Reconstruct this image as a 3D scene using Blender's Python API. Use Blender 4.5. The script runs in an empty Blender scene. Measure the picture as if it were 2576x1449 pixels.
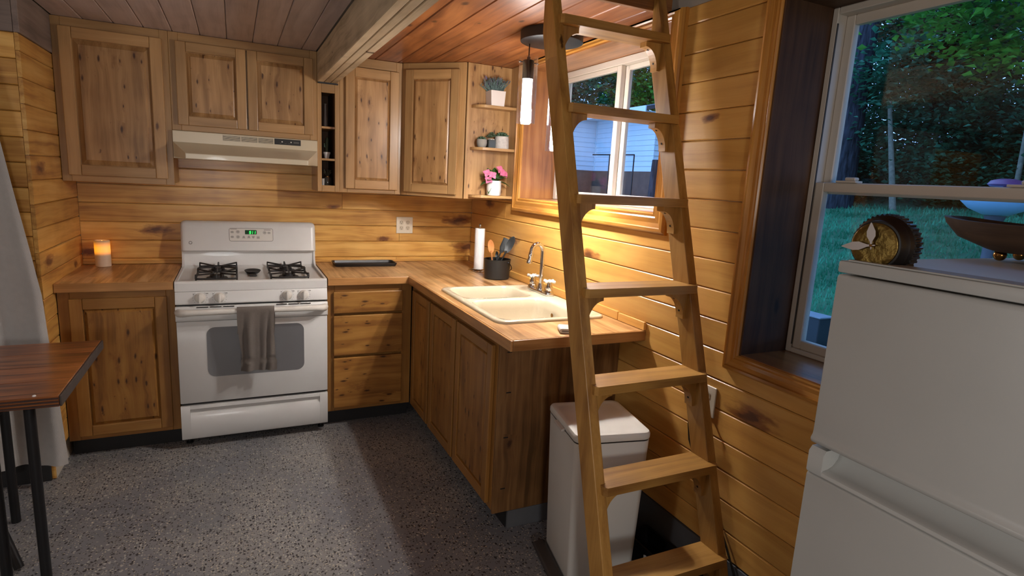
import bpy, bmesh, math, random
from mathutils import Vector, Matrix, noise as mnoise

RN = random.Random(11)
scene = bpy.context.scene
COL = scene.collection

# ------------------------------------------------------------------ camera, sky, lights, exposure
cam_d = bpy.data.cameras.new('camera')
cam = bpy.data.objects.new('camera', cam_d)
COL.objects.link(cam)
CP = Vector((-1.58897392, -4.04798843, 1.53209089))
CF = Vector((0.42824479, 0.88545013, -0.18051167))
CR = Vector((0.90317657, -0.42593987, 0.05336025))
CU = Vector((0.02963928, 0.18588516, 0.98212434))
cam.matrix_world = Matrix(((CR.x, CU.x, -CF.x, CP.x), (CR.y, CU.y, -CF.y, CP.y), (CR.z, CU.z, -CF.z, CP.z), (0, 0, 0, 1)))
cam_d.sensor_width = 36.0
cam_d.lens = 1453.2691 / 2576 * 36
cam_d.clip_start = 0.02
scene.camera = cam

world = bpy.data.worlds.new('dusk_sky')
scene.world = world
world.use_nodes = True
wb = world.node_tree.nodes['Background']
wb.inputs['Color'].default_value = (0.22, 0.46, 1.0, 1)
wb.inputs['Strength'].default_value = 2.7

def point_light(name, loc, power, color, radius):
    l = bpy.data.lights.new(name, 'POINT')
    l.energy = power; l.color = color; l.shadow_soft_size = radius
    o = bpy.data.objects.new(name, l); o.location = loc
    COL.objects.link(o)
    return o
# unseen room lamp at left, plus a fixtureless fill light added behind the camera
point_light('room_lamp_light', (-3.7, -3.0, 1.40), 18, (0.97, 0.985, 1.0), 0.2)
point_light('rear_fill_light', (-1.8, -5.8, 1.40), 55, (0.97, 0.985, 1.0), 0.25)
PENDANT_RADIANCE = 42.0

scene.view_settings.view_transform = 'Standard'
scene.view_settings.look = 'None'
scene.view_settings.exposure = 0.34
scene.view_settings.gamma = 1.0
scene.view_settings.use_curve_mapping = False
scene.cycles.max_bounces = 8
scene.cycles.transparent_max_bounces = 16
scene.cycles.sample_clamp_indirect = 6.0
scene.cycles.caustics_reflective = False
scene.cycles.caustics_refractive = False

# ------------------------------------------------------------------ materials
def lin(c):
    def f(v):
        v /= 255.0
        return v / 12.92 if v <= 0.04045 else ((v + 0.055) / 1.055) ** 2.4
    return (f(c[0]), f(c[1]), f(c[2]), 1.0)

class NB:
    def __init__(s, name):
        s.m = bpy.data.materials.new(name); s.m.use_nodes = True
        s.t = s.m.node_tree; s.t.nodes.clear()
        s.o = s.t.nodes.new('ShaderNodeOutputMaterial')
    def n(s, typ, ins=None, **pr):
        nd = s.t.nodes.new('ShaderNode' + typ)
        for k, v in pr.items(): setattr(nd, k, v)
        for k, v in (ins or {}).items():
            if isinstance(v, bpy.types.NodeSocket): s.t.links.new(v, nd.inputs[k])
            else: nd.inputs[k].default_value = v
        return nd
    def ma(s, op, a, b=0.0, c=0.0, clamp=False):
        return s.n('Math', {0: a, 1: b, 2: c}, operation=op, use_clamp=clamp).outputs[0]
    def mix(s, f, a, b, mode='MIX'):
        nd = s.n('Mix', {0: f, 6: a, 7: b}, data_type='RGBA', blend_type=mode)
        return nd.outputs[2]
    def ramp(s, f, stops):
        nd = s.n('ValToRGB', {0: f})
        el = nd.color_ramp.elements
        while len(el) < len(stops): el.new(0.5)
        for e, (p, c) in zip(el, stops): e.position = p; e.color = c
        return nd.outputs[0]
    def sm(s, v, a, b, c=0.0, d=1.0):
        return s.n('MapRange', {0: v, 1: a, 2: b, 3: c, 4: d}, interpolation_type='SMOOTHSTEP').outputs[0]
    def done(s, sh):
        s.t.links.new(sh, s.o.inputs['Surface']); return s.m

MC = {}
def plain(name, col, rough=0.5, metal=0.0, coat=0.0, emit=None, estr=0.0, bump=0.0, bscale=200.0, var=0.0, vscale=8.0, spec=0.5, sheen=0.0):
    if name in MC: return MC[name]
    b = NB(name)
    c = lin(col)
    tc = b.n('TexCoord').outputs['Object']
    nz = b.n('Noise', {'Vector': tc, 'Scale': vscale, 'Detail': 3.0}) if False else b.n('TexNoise', {'Vector': tc, 'Scale': vscale, 'Detail': 3.0})
    k = max(var, 0.02)
    colr = b.ramp(nz.outputs[0], [(0.3, (c[0] * (1 - k), c[1] * (1 - k), c[2] * (1 - k), 1)), (0.7, (min(1, c[0] * (1 + k)), min(1, c[1] * (1 + k)), min(1, c[2] * (1 + k)), 1))])
    p = b.n('BsdfPrincipled', {'Base Color': colr, 'Roughness': rough, 'Metallic': metal, 'Coat Weight': coat, 'Specular IOR Level': spec, 'Sheen Weight': sheen})
    if emit:
        p.inputs['Emission Color'].default_value = lin(emit); p.inputs['Emission Strength'].default_value = estr
    if bump > 0:
        bn = b.n('TexNoise', {'Vector': tc, 'Scale': bscale, 'Detail': 2.0})
        bp = b.n('Bump', {'Height': bn.outputs[0], 'Strength': bump, 'Distance': 0.002})
        b.t.links.new(bp.outputs[0], p.inputs['Normal'])
    MC[name] = b.done(p.outputs[0])
    return MC[name]

WOODS = {
    # dark, mid, light, knot colour, knot density, knot threshold, knot radius, roughness, coat, contrast, knot stretch
    'pine': ((166, 112, 50), (212, 160, 82), (232, 188, 110), (92, 40, 18), 3.4, 0.72, 0.10, 0.36, 0.25, 1.0, 0.42),
    'pine_smooth': ((190, 138, 68), (212, 160, 84), (226, 178, 100), (110, 55, 25), 2.2, 0.86, 0.07, 0.36, 0.25, 0.7, 0.42),
    'redpine': ((104, 58, 31), (144, 86, 46), (170, 109, 61), (58, 30, 18), 5.0, 0.68, 0.08, 0.42, 0.05, 1.0, 0.6),
    'greypine': ((166, 152, 150), (190, 175, 172), (204, 189, 186), (62, 46, 38), 4.0, 0.78, 0.06, 0.55, 0.0, 0.9, 0.5),
    'timber': ((158, 140, 112), (196, 178, 148), (214, 196, 166), (70, 50, 36), 7.0, 0.8, 0.05, 0.6, 0.0, 1.1, 0.5),
    'header': ((98, 86, 80), (122, 108, 101), (140, 125, 116), (62, 46, 38), 4.0, 0.8, 0.06, 0.6, 0.0, 0.9, 0.5),
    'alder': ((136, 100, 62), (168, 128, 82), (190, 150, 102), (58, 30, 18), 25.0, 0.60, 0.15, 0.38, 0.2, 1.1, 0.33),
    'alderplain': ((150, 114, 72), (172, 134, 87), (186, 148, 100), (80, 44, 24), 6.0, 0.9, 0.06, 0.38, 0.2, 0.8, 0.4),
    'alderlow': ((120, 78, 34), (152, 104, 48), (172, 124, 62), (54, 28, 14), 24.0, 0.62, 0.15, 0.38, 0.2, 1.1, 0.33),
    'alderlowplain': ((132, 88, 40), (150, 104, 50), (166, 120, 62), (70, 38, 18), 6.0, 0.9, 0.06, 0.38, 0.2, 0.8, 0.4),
    'ply': ((84, 58, 32), (114, 80, 46), (138, 102, 62), (60, 34, 20), 6.5, 0.66, 0.11, 0.5, 0.0, 1.2, 0.6),
    'ladder': ((138, 94, 44), (172, 126, 62), (192, 146, 78), (60, 32, 16), 4.0, 0.86, 0.07, 0.42, 0.15, 1.1, 0.3),
    'casing': ((152, 98, 40), (188, 130, 58), (206, 150, 74), (80, 40, 16), 2.5, 0.9, 0.06, 0.25, 0.5, 1.0, 0.3),
    'jamb': ((118, 74, 38), (156, 102, 56), (176, 122, 72), (60, 30, 18), 4.0, 0.85, 0.06, 0.3, 0.4, 1.0, 0.4),
    'shadejamb': ((62, 40, 24), (84, 56, 36), (100, 70, 46), (30, 18, 12), 5.0, 0.8, 0.06, 0.6, 0.0, 1.0, 0.4),  # jamb wood with shade in its colour: big window reveal, niche inside
    'butcher': ((158, 114, 70), (202, 158, 108), (226, 188, 140), (90, 50, 28), 3.0, 0.95, 0.05, 0.34, 0.2, 1.7, 0.3),
    'edge': ((140, 96, 52), (170, 122, 72), (190, 142, 90), (80, 44, 24), 3.0, 0.95, 0.05, 0.34, 0.2, 1.0, 0.3),
    'table': ((92, 50, 26), (140, 82, 42), (170, 106, 58), (40, 22, 14), 6.0, 0.62, 0.10, 0.3, 0.4, 1.7, 0.4),
    'bowlwood': ((48, 36, 28), (66, 50, 40), (84, 66, 52), (30, 20, 14), 5.0, 0.9, 0.06, 0.6, 0.0, 1.2, 0.4),
    'spoonwood': ((176, 112, 62), (204, 138, 84), (220, 156, 100), (120, 70, 40), 3.0, 0.97, 0.03, 0.5, 0.0, 0.8, 0.4),
}
def wood(kind, along='x', across='z'):
    key = kind + '_' + along + across
    if key in MC: return MC[key]
    d, m, l, kc, kd, kth, kr, rough, coat, con, kst = WOODS[kind]
    b = NB(key)
    sep = b.n('SeparateXYZ', {0: b.n('TexCoord').outputs['Object']})
    ax = {'x': 0, 'y': 1, 'z': 2}
    third = [a for a in 'xyz' if a not in (along, across)][0]
    rnd = b.n('ObjectInfo').outputs['Random']
    A0 = sep.outputs[ax[along]]; C0 = sep.outputs[ax[across]]; W = sep.outputs[ax[third]]
    A = b.ma('MULTIPLY_ADD', rnd, 37.3, A0)
    Cc = b.ma('MULTIPLY_ADD', rnd, 19.7, C0)
    # wander of the grain
    wv = b.n('CombineXYZ', {0: A, 1: Cc, 2: W}).outputs[0]
    wn = b.n('TexNoise', {'Vector': wv, 'Scale': 3.0, 'Detail': 2.0}).outputs[0]
    C2 = b.ma('MULTIPLY_ADD', wn, 0.035, Cc)
    # knots: sparse cells
    kv = b.n('CombineXYZ', {0: b.ma('MULTIPLY', A, kd * kst), 1: b.ma('MULTIPLY', C2, kd), 2: 0.0}).outputs[0]
    vo = b.n('TexVoronoi', {'Vector': kv, 'Scale': 1.0}, voronoi_dimensions='2D')
    pick = b.ma('GREATER_THAN', b.n('SeparateColor', {0: vo.outputs['Color']}).outputs[0], kth)
    size = b.ma('MULTIPLY_ADD', b.n('SeparateColor', {0: vo.outputs['Color']}).outputs[1], kr, kr * 0.5)
    rag = b.n('TexNoise', {'Vector': wv, 'Scale': 60.0, 'Detail': 2.0}).outputs[0]
    dist = b.ma('MULTIPLY_ADD', rag, kr * 0.7, b.ma('SUBTRACT', vo.outputs['Distance'], kr * 0.35))
    rel = b.ma('DIVIDE', dist, size)
    core = b.ma('MULTIPLY', b.sm(rel, 1.0, 0.25), pick)
    halo = b.ma('MULTIPLY', b.sm(rel, 3.2, 0.6), pick)
    # one chosen knot per board (object properties)
    ku = b.n('Attribute', attribute_type='OBJECT', attribute_name='knot_u').outputs['Fac']
    kvv = b.n('Attribute', attribute_type='OBJECT', attribute_name='knot_v').outputs['Fac']
    krr = b.n('Attribute', attribute_type='OBJECT', attribute_name='knot_r').outputs['Fac']
    du = b.ma('DIVIDE', b.ma('SUBTRACT', A0, ku), b.ma('MULTIPLY_ADD', krr, 2.6, 1e-5))
    dv = b.ma('DIVIDE', b.ma('SUBTRACT', C0, kvv), b.ma('ADD', krr, 1e-5))
    rr = b.ma('SQRT', b.ma('ADD', b.ma('MULTIPLY', du, du), b.ma('MULTIPLY', dv, dv)))
    rr = b.ma('MULTIPLY_ADD', b.n('TexNoise', {'Vector': b.n('CombineXYZ', {0: b.ma('MULTIPLY', A, 0.35), 1: Cc, 2: W}).outputs[0], 'Scale': 42.0, 'Detail': 4.0}).outputs[0], 1.7, b.ma('SUBTRACT', rr, 0.85))
    on = b.ma('GREATER_THAN', krr, 0.0005)
    bigk = b.ma('MULTIPLY', b.sm(rr, 1.15, 0.55), on)
    bigc = b.ma('MULTIPLY', b.sm(rr, 0.6, 0.2), on)
    # grain bands bend around knots
    C3 = b.ma('MULTIPLY_ADD', b.ma('ADD', halo, bigk), 0.012, C2)
    g1v = b.n('CombineXYZ', {0: b.ma('MULTIPLY', A, 0.07), 1: C3, 2: b.ma('MULTIPLY', W, 0.6)}).outputs[0]
    g1 = b.n('TexNoise', {'Vector': g1v, 'Scale': 26.0, 'Detail': 4.0, 'Distortion': 0.5}).outputs[0]
    g2v = b.n('CombineXYZ', {0: b.ma('MULTIPLY', A, 0.03), 1: C3, 2: W}).outputs[0]
    g2 = b.n('TexNoise', {'Vector': g2v, 'Scale': 190.0, 'Detail': 2.0}).outputs[0]
    blot = b.n('TexNoise', {'Vector': wv, 'Scale': 5.0, 'Detail': 2.0}).outputs[0]
    f = b.ma('ADD', b.ma('MULTIPLY_ADD', b.ma('SUBTRACT', g1, 0.5), 1.5 * con, 0.5), b.ma('MULTIPLY', b.ma('SUBTRACT', blot, 0.5), 0.7 * con))
    f = b.ma('ADD', f, b.ma('MULTIPLY', b.ma('SUBTRACT', g2, 0.5), 0.35 * con), clamp=True)
    col = b.ramp(f, [(0.12, lin(d)), (0.5, lin(m)), (0.88, lin(l))])
    if kind == 'butcher':
        stv = b.ma('FRACT', b.ma('MULTIPLY', Cc, 24.0))
        sid = b.ma('FLOOR', b.ma('MULTIPLY', Cc, 24.0))
        wnz = b.n('TexWhiteNoise', {'Vector': b.n('CombineXYZ', {0: sid, 1: b.ma('FLOOR', b.ma('MULTIPLY_ADD', sid, 0.37, b.ma('MULTIPLY', A, 2.2))), 2: 0.0}).outputs[0]}, noise_dimensions='2D').outputs[0]
        col = b.mix(1.0, col, b.ramp(wnz, [(0.0, (0.72, 0.68, 0.62, 1)), (1.0, (1.1, 1.06, 1.0, 1))]), 'MULTIPLY')
        seam = b.ma('LESS_THAN', b.ma('ABSOLUTE', b.ma('SUBTRACT', stv, 0.5)), 0.02)
        col = b.mix(b.ma('MULTIPLY', seam, 0.35), col, lin(d))
    var = b.ma('MULTIPLY_ADD', rnd, 0.26, 0.86)
    col = b.mix(1.0, col, b.n('CombineXYZ', {0: var, 1: var, 2: var}).outputs[0], 'MULTIPLY')
    kcol = lin(kc)
    warm = ((lin(d)[0] + kcol[0]) / 2 * 1.15, (lin(d)[1] + kcol[1]) / 2 * 0.95, (lin(d)[2] + kcol[2]) / 2 * 0.9, 1)
    col = b.mix(b.ma('MULTIPLY', halo, 0.22), col, warm)
    col = b.mix(b.ma('MULTIPLY', core, 0.9), col, kcol)
    col = b.mix(b.ma('MULTIPLY', bigk, 0.82), col, (0.20, 0.062, 0.018, 1))
    col = b.mix(b.ma('MULTIPLY', bigc, 0.85), col, (0.075, 0.022, 0.010, 1))
    if kind.startswith('alder') and 'plain' not in kind:
        sv = b.n('CombineXYZ', {0: b.ma('MULTIPLY', A, 0.45), 1: Cc, 2: 0.0}).outputs[0]
        sm1 = b.n('TexNoise', {'Vector': sv, 'Scale': 11.0, 'Detail': 5.0, 'Roughness': 0.65}).outputs[0]
        col = b.mix(b.sm(sm1, 0.56, 0.72, 0.0, 0.55), col, warm)
        sm2 = b.n('TexNoise', {'Vector': sv, 'Scale': 42.0, 'Detail': 3.0, 'Roughness': 0.6}).outputs[0]
        col = b.mix(b.ma('MULTIPLY', b.sm(sm2, 0.64, 0.72), b.sm(sm1, 0.48, 0.62)), col, kcol)
    bp = b.n('Bump', {'Height': b.ma('SUBTRACT', g2, b.ma('MULTIPLY', core, 0.5)), 'Strength': 0.10, 'Distance': 0.002})
    p = b.n('BsdfPrincipled', {'Base Color': col, 'Roughness': rough, 'Coat Weight': coat, 'Coat Roughness': 0.22, 'Normal': bp.outputs[0], 'Specular IOR Level': 0.35})
    MC[key] = b.done(p.outputs[0])
    return MC[key]

def floor_mat():
    b = NB('flake_epoxy')
    tc = b.n('TexCoord').outputs['Object']
    warp = b.n('TexNoise', {'Vector': tc, 'Scale': 40.0}).outputs['Color']
    v = b.n('VectorMath', {0: tc, 1: b.n('VectorMath', {0: warp, 3: 0.02}, operation='SCALE').outputs[0]}, operation='ADD').outputs[0]
    big = b.n('TexNoise', {'Vector': tc, 'Scale': 2.2, 'Detail': 3.0}).outputs[0]
    col = b.mix(b.sm(big, 0.35, 0.65), lin((116, 117, 122)), lin((138, 136, 135)))
    for sc, thr, cc, sz in ((78.0, 0.74, (58, 56, 58), 0.32), (92.0, 0.80, (196, 184, 164), 0.27), (66.0, 0.90, (168, 164, 160), 0.3), (110.0, 0.76, (72, 68, 68), 0.31)):
        st = b.n('VectorMath', {0: v, 1: (1.0, 1.5 if sc > 80 else 0.7, 1.0)}, operation='MULTIPLY').outputs[0]
        vo = b.n('TexVoronoi', {'Vector': st, 'Scale': sc}, voronoi_dimensions='2D')
        r = b.n('SeparateColor', {0: vo.outputs['Color']}).outputs[0]
        th = b.ma('MULTIPLY_ADD', big, -0.5, thr + 0.25)
        mk = b.ma('MULTIPLY', b.ma('GREATER_THAN', r, th), b.ma('LESS_THAN', vo.outputs['Distance'], sz))
        col = b.mix(mk, col, lin(cc))
    bp = b.n('Bump', {'Height': b.n('TexNoise', {'Vector': tc, 'Scale': 12.0, 'Detail': 3.0}).outputs[0], 'Strength': 0.25, 'Distance': 0.01})
    p = b.n('BsdfPrincipled', {'Base Color': col, 'Roughness': 0.42, 'Normal': bp.outputs[0], 'Specular IOR Level': 0.4})
    return b.done(p.outputs[0])

def glass_mat(name='clear_glass', tint=(1, 1, 1, 1), refl=1.0, smin=0.0):
    if name in MC: return MC[name]
    b = NB(name)
    fr = b.ma('MULTIPLY_ADD', b.ma('POWER', b.n('LayerWeight', {'Blend': 0.5}).outputs['Facing'], 5.0), 0.93, 0.045)
    f = b.ma('ADD', b.ma('MULTIPLY', fr, refl), smin, clamp=True)
    t = b.n('BsdfTransparent', {'Color': tint}); g = b.n('BsdfGlossy', {'Color': (1, 1, 1, 1), 'Roughness': 0.01})
    MC[name] = b.done(b.n('MixShader', {0: f, 1: t.outputs[0], 2: g.outputs[0]}).outputs[0])
    return MC[name]

def fabric_mat(name, c1, c2, scale=60.0, bump=0.6, rough=0.95):
    b = NB(name)
    tc = b.n('TexCoord').outputs['Object']
    n1 = b.n('TexNoise', {'Vector': tc, 'Scale': scale, 'Detail': 4.0}).outputs[0]
    n2 = b.n('TexNoise', {'Vector': tc, 'Scale': 7.0, 'Detail': 3.0}).outputs[0]
    col = b.mix(b.ma('MULTIPLY_ADD', n2, 0.6, b.ma('MULTIPLY', n1, 0.4)), lin(c1), lin(c2))
    bp = b.n('Bump', {'Height': b.n('TexNoise', {'Vector': tc, 'Scale': scale * 8, 'Detail': 2.0}).outputs[0], 'Strength': bump, 'Distance': 0.003})
    p = b.n('BsdfPrincipled', {'Base Color': col, 'Roughness': rough, 'Normal': bp.outputs[0], 'Sheen Weight': 0.3, 'Specular IOR Level': 0.1})
    return b.done(p.outputs[0])

def bark_mat():
    b = NB('bark')
    tc = b.n('TexCoord').outputs['Object']
    v = b.n('VectorMath', {0: tc, 1: (9.0, 9.0, 1.6)}, operation='MULTIPLY').outputs[0]
    n1 = b.n('TexNoise', {'Vector': v, 'Scale': 2.0, 'Detail': 5.0}).outputs[0]
    col = b.ramp(n1, [(0.3, lin((30, 30, 32))), (0.7, lin((74, 73, 78)))])
    bp = b.n('Bump', {'Height': n1, 'Strength': 0.9, 'Distance': 0.05})
    p = b.n('BsdfPrincipled', {'Base Color': col, 'Roughness': 0.95, 'Normal': bp.outputs[0], 'Specular IOR Level': 0.1})
    return b.done(p.outputs[0])

def leaf_mat(name, c1, c2):
    b = NB(name)
    tc = b.n('TexCoord').outputs['Object']
    n1 = b.n('TexNoise', {'Vector': tc, 'Scale': 1.3, 'Detail': 5.0}).outputs[0]
    col = b.mix(b.sm(n1, 0.38, 0.62), lin(c1), lin(c2))
    p = b.n('BsdfPrincipled', {'Base Color': col, 'Roughness': 0.6, 'Specular IOR Level': 0.3})
    t = b.n('BsdfTranslucent', {'Color': col})
    return b.done(b.n('MixShader', {0: 0.4, 1: p.outputs[0], 2: t.outputs[0]}).outputs[0])

M_FLOOR = floor_mat()
GLASS = glass_mat()
PANE = glass_mat('window_glass', (0.95, 0.97, 0.98, 1), 0.7)
WHITE = plain('white_enamel', (214, 214, 212), 0.34, coat=0.15)
WHITEP = plain('white_plastic', (216, 213, 206), 0.38)
FRIDGE = plain('fridge_white', (186, 187, 183), 0.36, bump=0.04, bscale=600)
CREAM = plain('almond_enamel', (212, 200, 172), 0.28, coat=0.2)
SINKW = plain('sink_enamel', (200, 189, 164), 0.16, coat=0.5)
VINYL = plain('vinyl_frame', (200, 190, 176), 0.45)
BLACK = plain('black_plastic', (20, 20, 21), 0.45)
IRON = plain('cast_iron', (34, 32, 32), 0.55, bump=0.3, bscale=400)
BLKMET = plain('black_metal', (26, 26, 28), 0.4, metal=0.3)
DARK = plain('dark_void', (18, 14, 12), 0.8)
CHROME = plain('chrome', (225, 225, 228), 0.07, metal=1.0)
GREYGL = plain('oven_glass', (112, 112, 114), 0.12, coat=0.3)
GREYP = plain('grey_print', (120, 118, 114), 0.6)
BRASS = plain('hammered_brass', (128, 106, 58), 0.42, metal=1.0, bump=1.0, bscale=75, var=0.25, vscale=40)
BRASSP = plain('brass', (150, 110, 60), 0.2, metal=1.0)
SILVER = plain('brushed_silver', (190, 182, 178), 0.35, metal=0.8)
CONC = plain('grey_curb', (92, 94, 98), 0.8, bump=0.3, bscale=120, var=0.1)
BLKTRIM = plain('black_trim', (24, 24, 26), 0.6)
STONE = plain('stone_pot', (186, 182, 176), 0.85, bump=0.5, bscale=160, var=0.12, vscale=60)
GREYSTONE = plain('grey_pot', (140, 136, 128), 0.9, bump=0.4, bscale=160, var=0.12)
CERAM = plain('white_ceramic', (226, 224, 222), 0.3)
SOIL = plain('soil', (48, 38, 30), 0.95)
SUCC = plain('succulent_green', (58, 84, 62), 0.5, var=0.25, vscale=60)
LAV = plain('lavender_green', (92, 112, 108), 0.8, var=0.25, vscale=60)
LEAFG = plain('leaf_green', (44, 92, 34), 0.45, var=0.2, vscale=40)
PINK = plain('pink_petal', (216, 112, 150), 0.6, var=0.2, vscale=60)
WAX = plain('candle_wax', (236, 214, 190), 0.55, emit=(255, 150, 40), estr=0.0)
PLATE = plain('outlet_ivory', (226, 216, 196), 0.4)
PAPER = plain('paper_white', (236, 236, 236), 0.9, bump=0.3, bscale=120)
DRYW = plain('painted_wall', (196, 188, 176), 0.8)
GRIPW = plain('grip_grey', (70, 66, 62), 0.5)
TOWEL = fabric_mat('terry_towel', (98, 90, 84), (136, 126, 117), 160.0, 1.0)
CURT = fabric_mat('curtain_fabric', (160, 157, 154), (190, 187, 183), 40.0, 0.4)
BARK = bark_mat()
BARK2 = plain('pale_bark', (124, 116, 98), 0.9, bump=0.6, bscale=30, var=0.3, vscale=14)
LEAVES = [leaf_mat('leaf_a', (44, 98, 34), (92, 154, 52)), leaf_mat('leaf_b', (34, 88, 62), (64, 134, 98)), leaf_mat('leaf_c', (24, 58, 38), (46, 98, 62)), leaf_mat('leaf_d', (78, 70, 44), (112, 100, 66))]  # leaf_b has a bluish sky-light tint mixed into its green
GRASS = leaf_mat('grass_green', (46, 122, 84), (84, 170, 126))  # bluish light of the sky is tinted into the grass colour
SIDING = plain('white_siding', (222, 222, 224), 0.6)
BROWN = plain('brown_foundation', (104, 76, 62), 0.8, var=0.15)
ROOFM = plain('roof_shingle', (70, 68, 70), 0.9, bump=0.5, bscale=40)

# ------------------------------------------------------------------ geometry helpers
def box(bm, x0, x1, y0, y1, z0, z1, b=0.0, seg=1):
    vs = [bm.verts.new(p) for p in ((x0, y0, z0), (x1, y0, z0), (x1, y1, z0), (x0, y1, z0), (x0, y0, z1), (x1, y0, z1), (x1, y1, z1), (x0, y1, z1))]
    fs = [bm.faces.new([vs[i] for i in q]) for q in ((0, 3, 2, 1), (4, 5, 6, 7), (0, 1, 5, 4), (1, 2, 6, 5), (2, 3, 7, 6), (3, 0, 4, 7))]
    if b > 0:
        es = list({e for f in fs for e in f.edges})
        bmesh.ops.bevel(bm, geom=es, offset=b, segments=seg, profile=0.5, affect='EDGES', clamp_overlap=True)
    return bm

def area2(pts):
    return sum(pts[i][0] * pts[(i + 1) % len(pts)][1] - pts[(i + 1) % len(pts)][0] * pts[i][1] for i in range(len(pts)))

def prism(bm, pts, ax, a0, a1):
    """extrude a 2-D polygon along axis ax ('x': (y,z), 'y': (x,z), 'z': (x,y))"""
    if area2(pts) < 0: pts = pts[::-1]
    def P(p, a): return {'x': (a, p[0], p[1]), 'y': (p[0], a, p[1]), 'z': (p[0], p[1], a)}[ax]
    A = [bm.verts.new(P(p, a0)) for p in pts]; B = [bm.verts.new(P(p, a1)) for p in pts]
    n = len(pts); fs = []
    for i in range(n):
        fs.append(bm.faces.new((A[i], A[(i + 1) % n], B[(i + 1) % n], B[i])))
    fs.append(bm.faces.new(A[::-1])); fs.append(bm.faces.new(B))
    bmesh.ops.recalc_face_normals(bm, faces=fs)
    return fs

def bev(bm, fs, off, seg=2):
    es = list({e for f in fs for e in f.edges if e.is_manifold and e.calc_face_angle(0) > 0.5})
    bmesh.ops.bevel(bm, geom=es, offset=off, segments=seg, profile=0.5, affect='EDGES', clamp_overlap=True)

def lathe(bm, prof, c=(0, 0, 0), n=24, axis='z', cap=True):
    rings = []
    def P(r, h, a):
        x, y = r * math.cos(a), r * math.sin(a)
        v = {'z': (x, y, h), 'x': (h, x, y), 'y': (y, h, x)}[axis]
        return (v[0] + c[0], v[1] + c[1], v[2] + c[2])
    for r, h in prof:
        if r < 1e-6: rings.append([bm.verts.new(P(0, h, 0))])
        else: rings.append([bm.verts.new(P(r, h, 2 * math.pi * i / n)) for i in range(n)])
    fs = []
    for A, B in zip(rings, rings[1:]):
        for i in range(n):
            j = (i + 1) % n
            if len(A) == 1 and len(B) == 1: continue
            if len(A) == 1: fs.append(bm.faces.new((A[0], B[j], B[i])))
            elif len(B) == 1: fs.append(bm.faces.new((A[i], A[j], B[0])))
            else: fs.append(bm.faces.new((A[i], A[j], B[j], B[i])))
    if cap:
        for Rg in (rings[0], rings[-1]):
            if len(Rg) > 1: fs.append(bm.faces.new(Rg))
    bmesh.ops.recalc_face_normals(bm, faces=fs)
    return fs

def tube(bm, pts, r, n=8, closed=False):
    pts = [Vector(p) for p in pts]
    rs = r if isinstance(r, (list, tuple)) else [r] * len(pts)
    rings = []; up = None
    N = len(pts)
    for i, p in enumerate(pts):
        if closed: d = (pts[(i + 1) % N] - pts[i - 1]).normalized()
        else: d = (pts[min(i + 1, N - 1)] - pts[max(i - 1, 0)]).normalized()
        if up is None:
            up = Vector((0, 0, 1)) if abs(d.z) < 0.9 else Vector((1, 0, 0))
        s = d.cross(up); s.normalize(); up = s.cross(d); up.normalize()
        rings.append([bm.verts.new(p + rs[i] * (math.cos(2 * math.pi * k / n) * s + math.sin(2 * math.pi * k / n) * up)) for k in range(n)])
    fs = []
    for i in range(N if closed else N - 1):
        A, B = rings[i], rings[(i + 1) % N]
        for k in range(n):
            fs.append(bm.faces.new((A[k], A[(k + 1) % n], B[(k + 1) % n], B[k])))
    if not closed:
        fs.append(bm.faces.new(rings[0])); fs.append(bm.faces.new(rings[-1]))
    bmesh.ops.recalc_face_normals(bm, faces=fs)
    return fs

def loft(bm, rings, cap0=True, cap1=True):
    V = [[bm.verts.new(p) for p in rg] for rg in rings]; n = len(V[0]); fs = []
    for A, B in zip(V, V[1:]):
        for i in range(n): fs.append(bm.faces.new((A[i], A[(i + 1) % n], B[(i + 1) % n], B[i])))
    if cap0: fs.append(bm.faces.new(V[0][::-1]))
    if cap1: fs.append(bm.faces.new(V[-1]))
    bmesh.ops.recalc_face_normals(bm, faces=fs)
    return V

def rrect(x0, x1, y0, y1, r, k=5):
    out = []
    for cx, cy, a in ((x1 - r, y1 - r, 0), (x0 + r, y1 - r, 90), (x0 + r, y0 + r, 180), (x1 - r, y0 + r, 270)):
        for i in range(k + 1):
            t = math.radians(a + 90 * i / k); out.append((cx + r * math.cos(t), cy + r * math.sin(t)))
    return out

def surf(bm, f, nu, nv):
    V = [[bm.verts.new(f(i / nu, j / nv)) for j in range(nv + 1)] for i in range(nu + 1)]
    return [bm.faces.new((V[i][j], V[i + 1][j], V[i + 1][j + 1], V[i][j + 1])) for i in range(nu) for j in range(nv)]

def thick(bm, fs, t):
    bmesh.ops.solidify(bm, geom=fs, thickness=t)

ORG = {}
def ob(name, bm, mat, parent=None, smooth=None, kind=None, label=None):
    """link a bmesh as one object; coordinates are in the frame of the thing (world for unrotated things)"""
    xs = [v.co for v in bm.verts]
    c = Vector(((min(v.x for v in xs) + max(v.x for v in xs)) / 2, (min(v.y for v in xs) + max(v.y for v in xs)) / 2, min(v.z for v in xs)))
    bmesh.ops.translate(bm, verts=bm.verts, vec=-c)
    me = bpy.data.meshes.new(name); bm.to_mesh(me); bm.free()
    if smooth is not None:
        me.shade_smooth()
        me.set_sharp_from_angle(angle=math.radians(smooth))
    me.materials.append(mat)
    o = bpy.data.objects.new(name, me); COL.objects.link(o)
    if parent is not None:
        o.parent = parent; o.location = c - ORG[parent.name]
    else:
        o.location = c
    ORG[o.name] = c
    if kind: o['kind'] = kind
    if label: o['label'] = label
    return o

def tag(o, label, cat, group=None):
    o['label'] = label; o['category'] = cat
    if group: o['group'] = group
    return o

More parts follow.
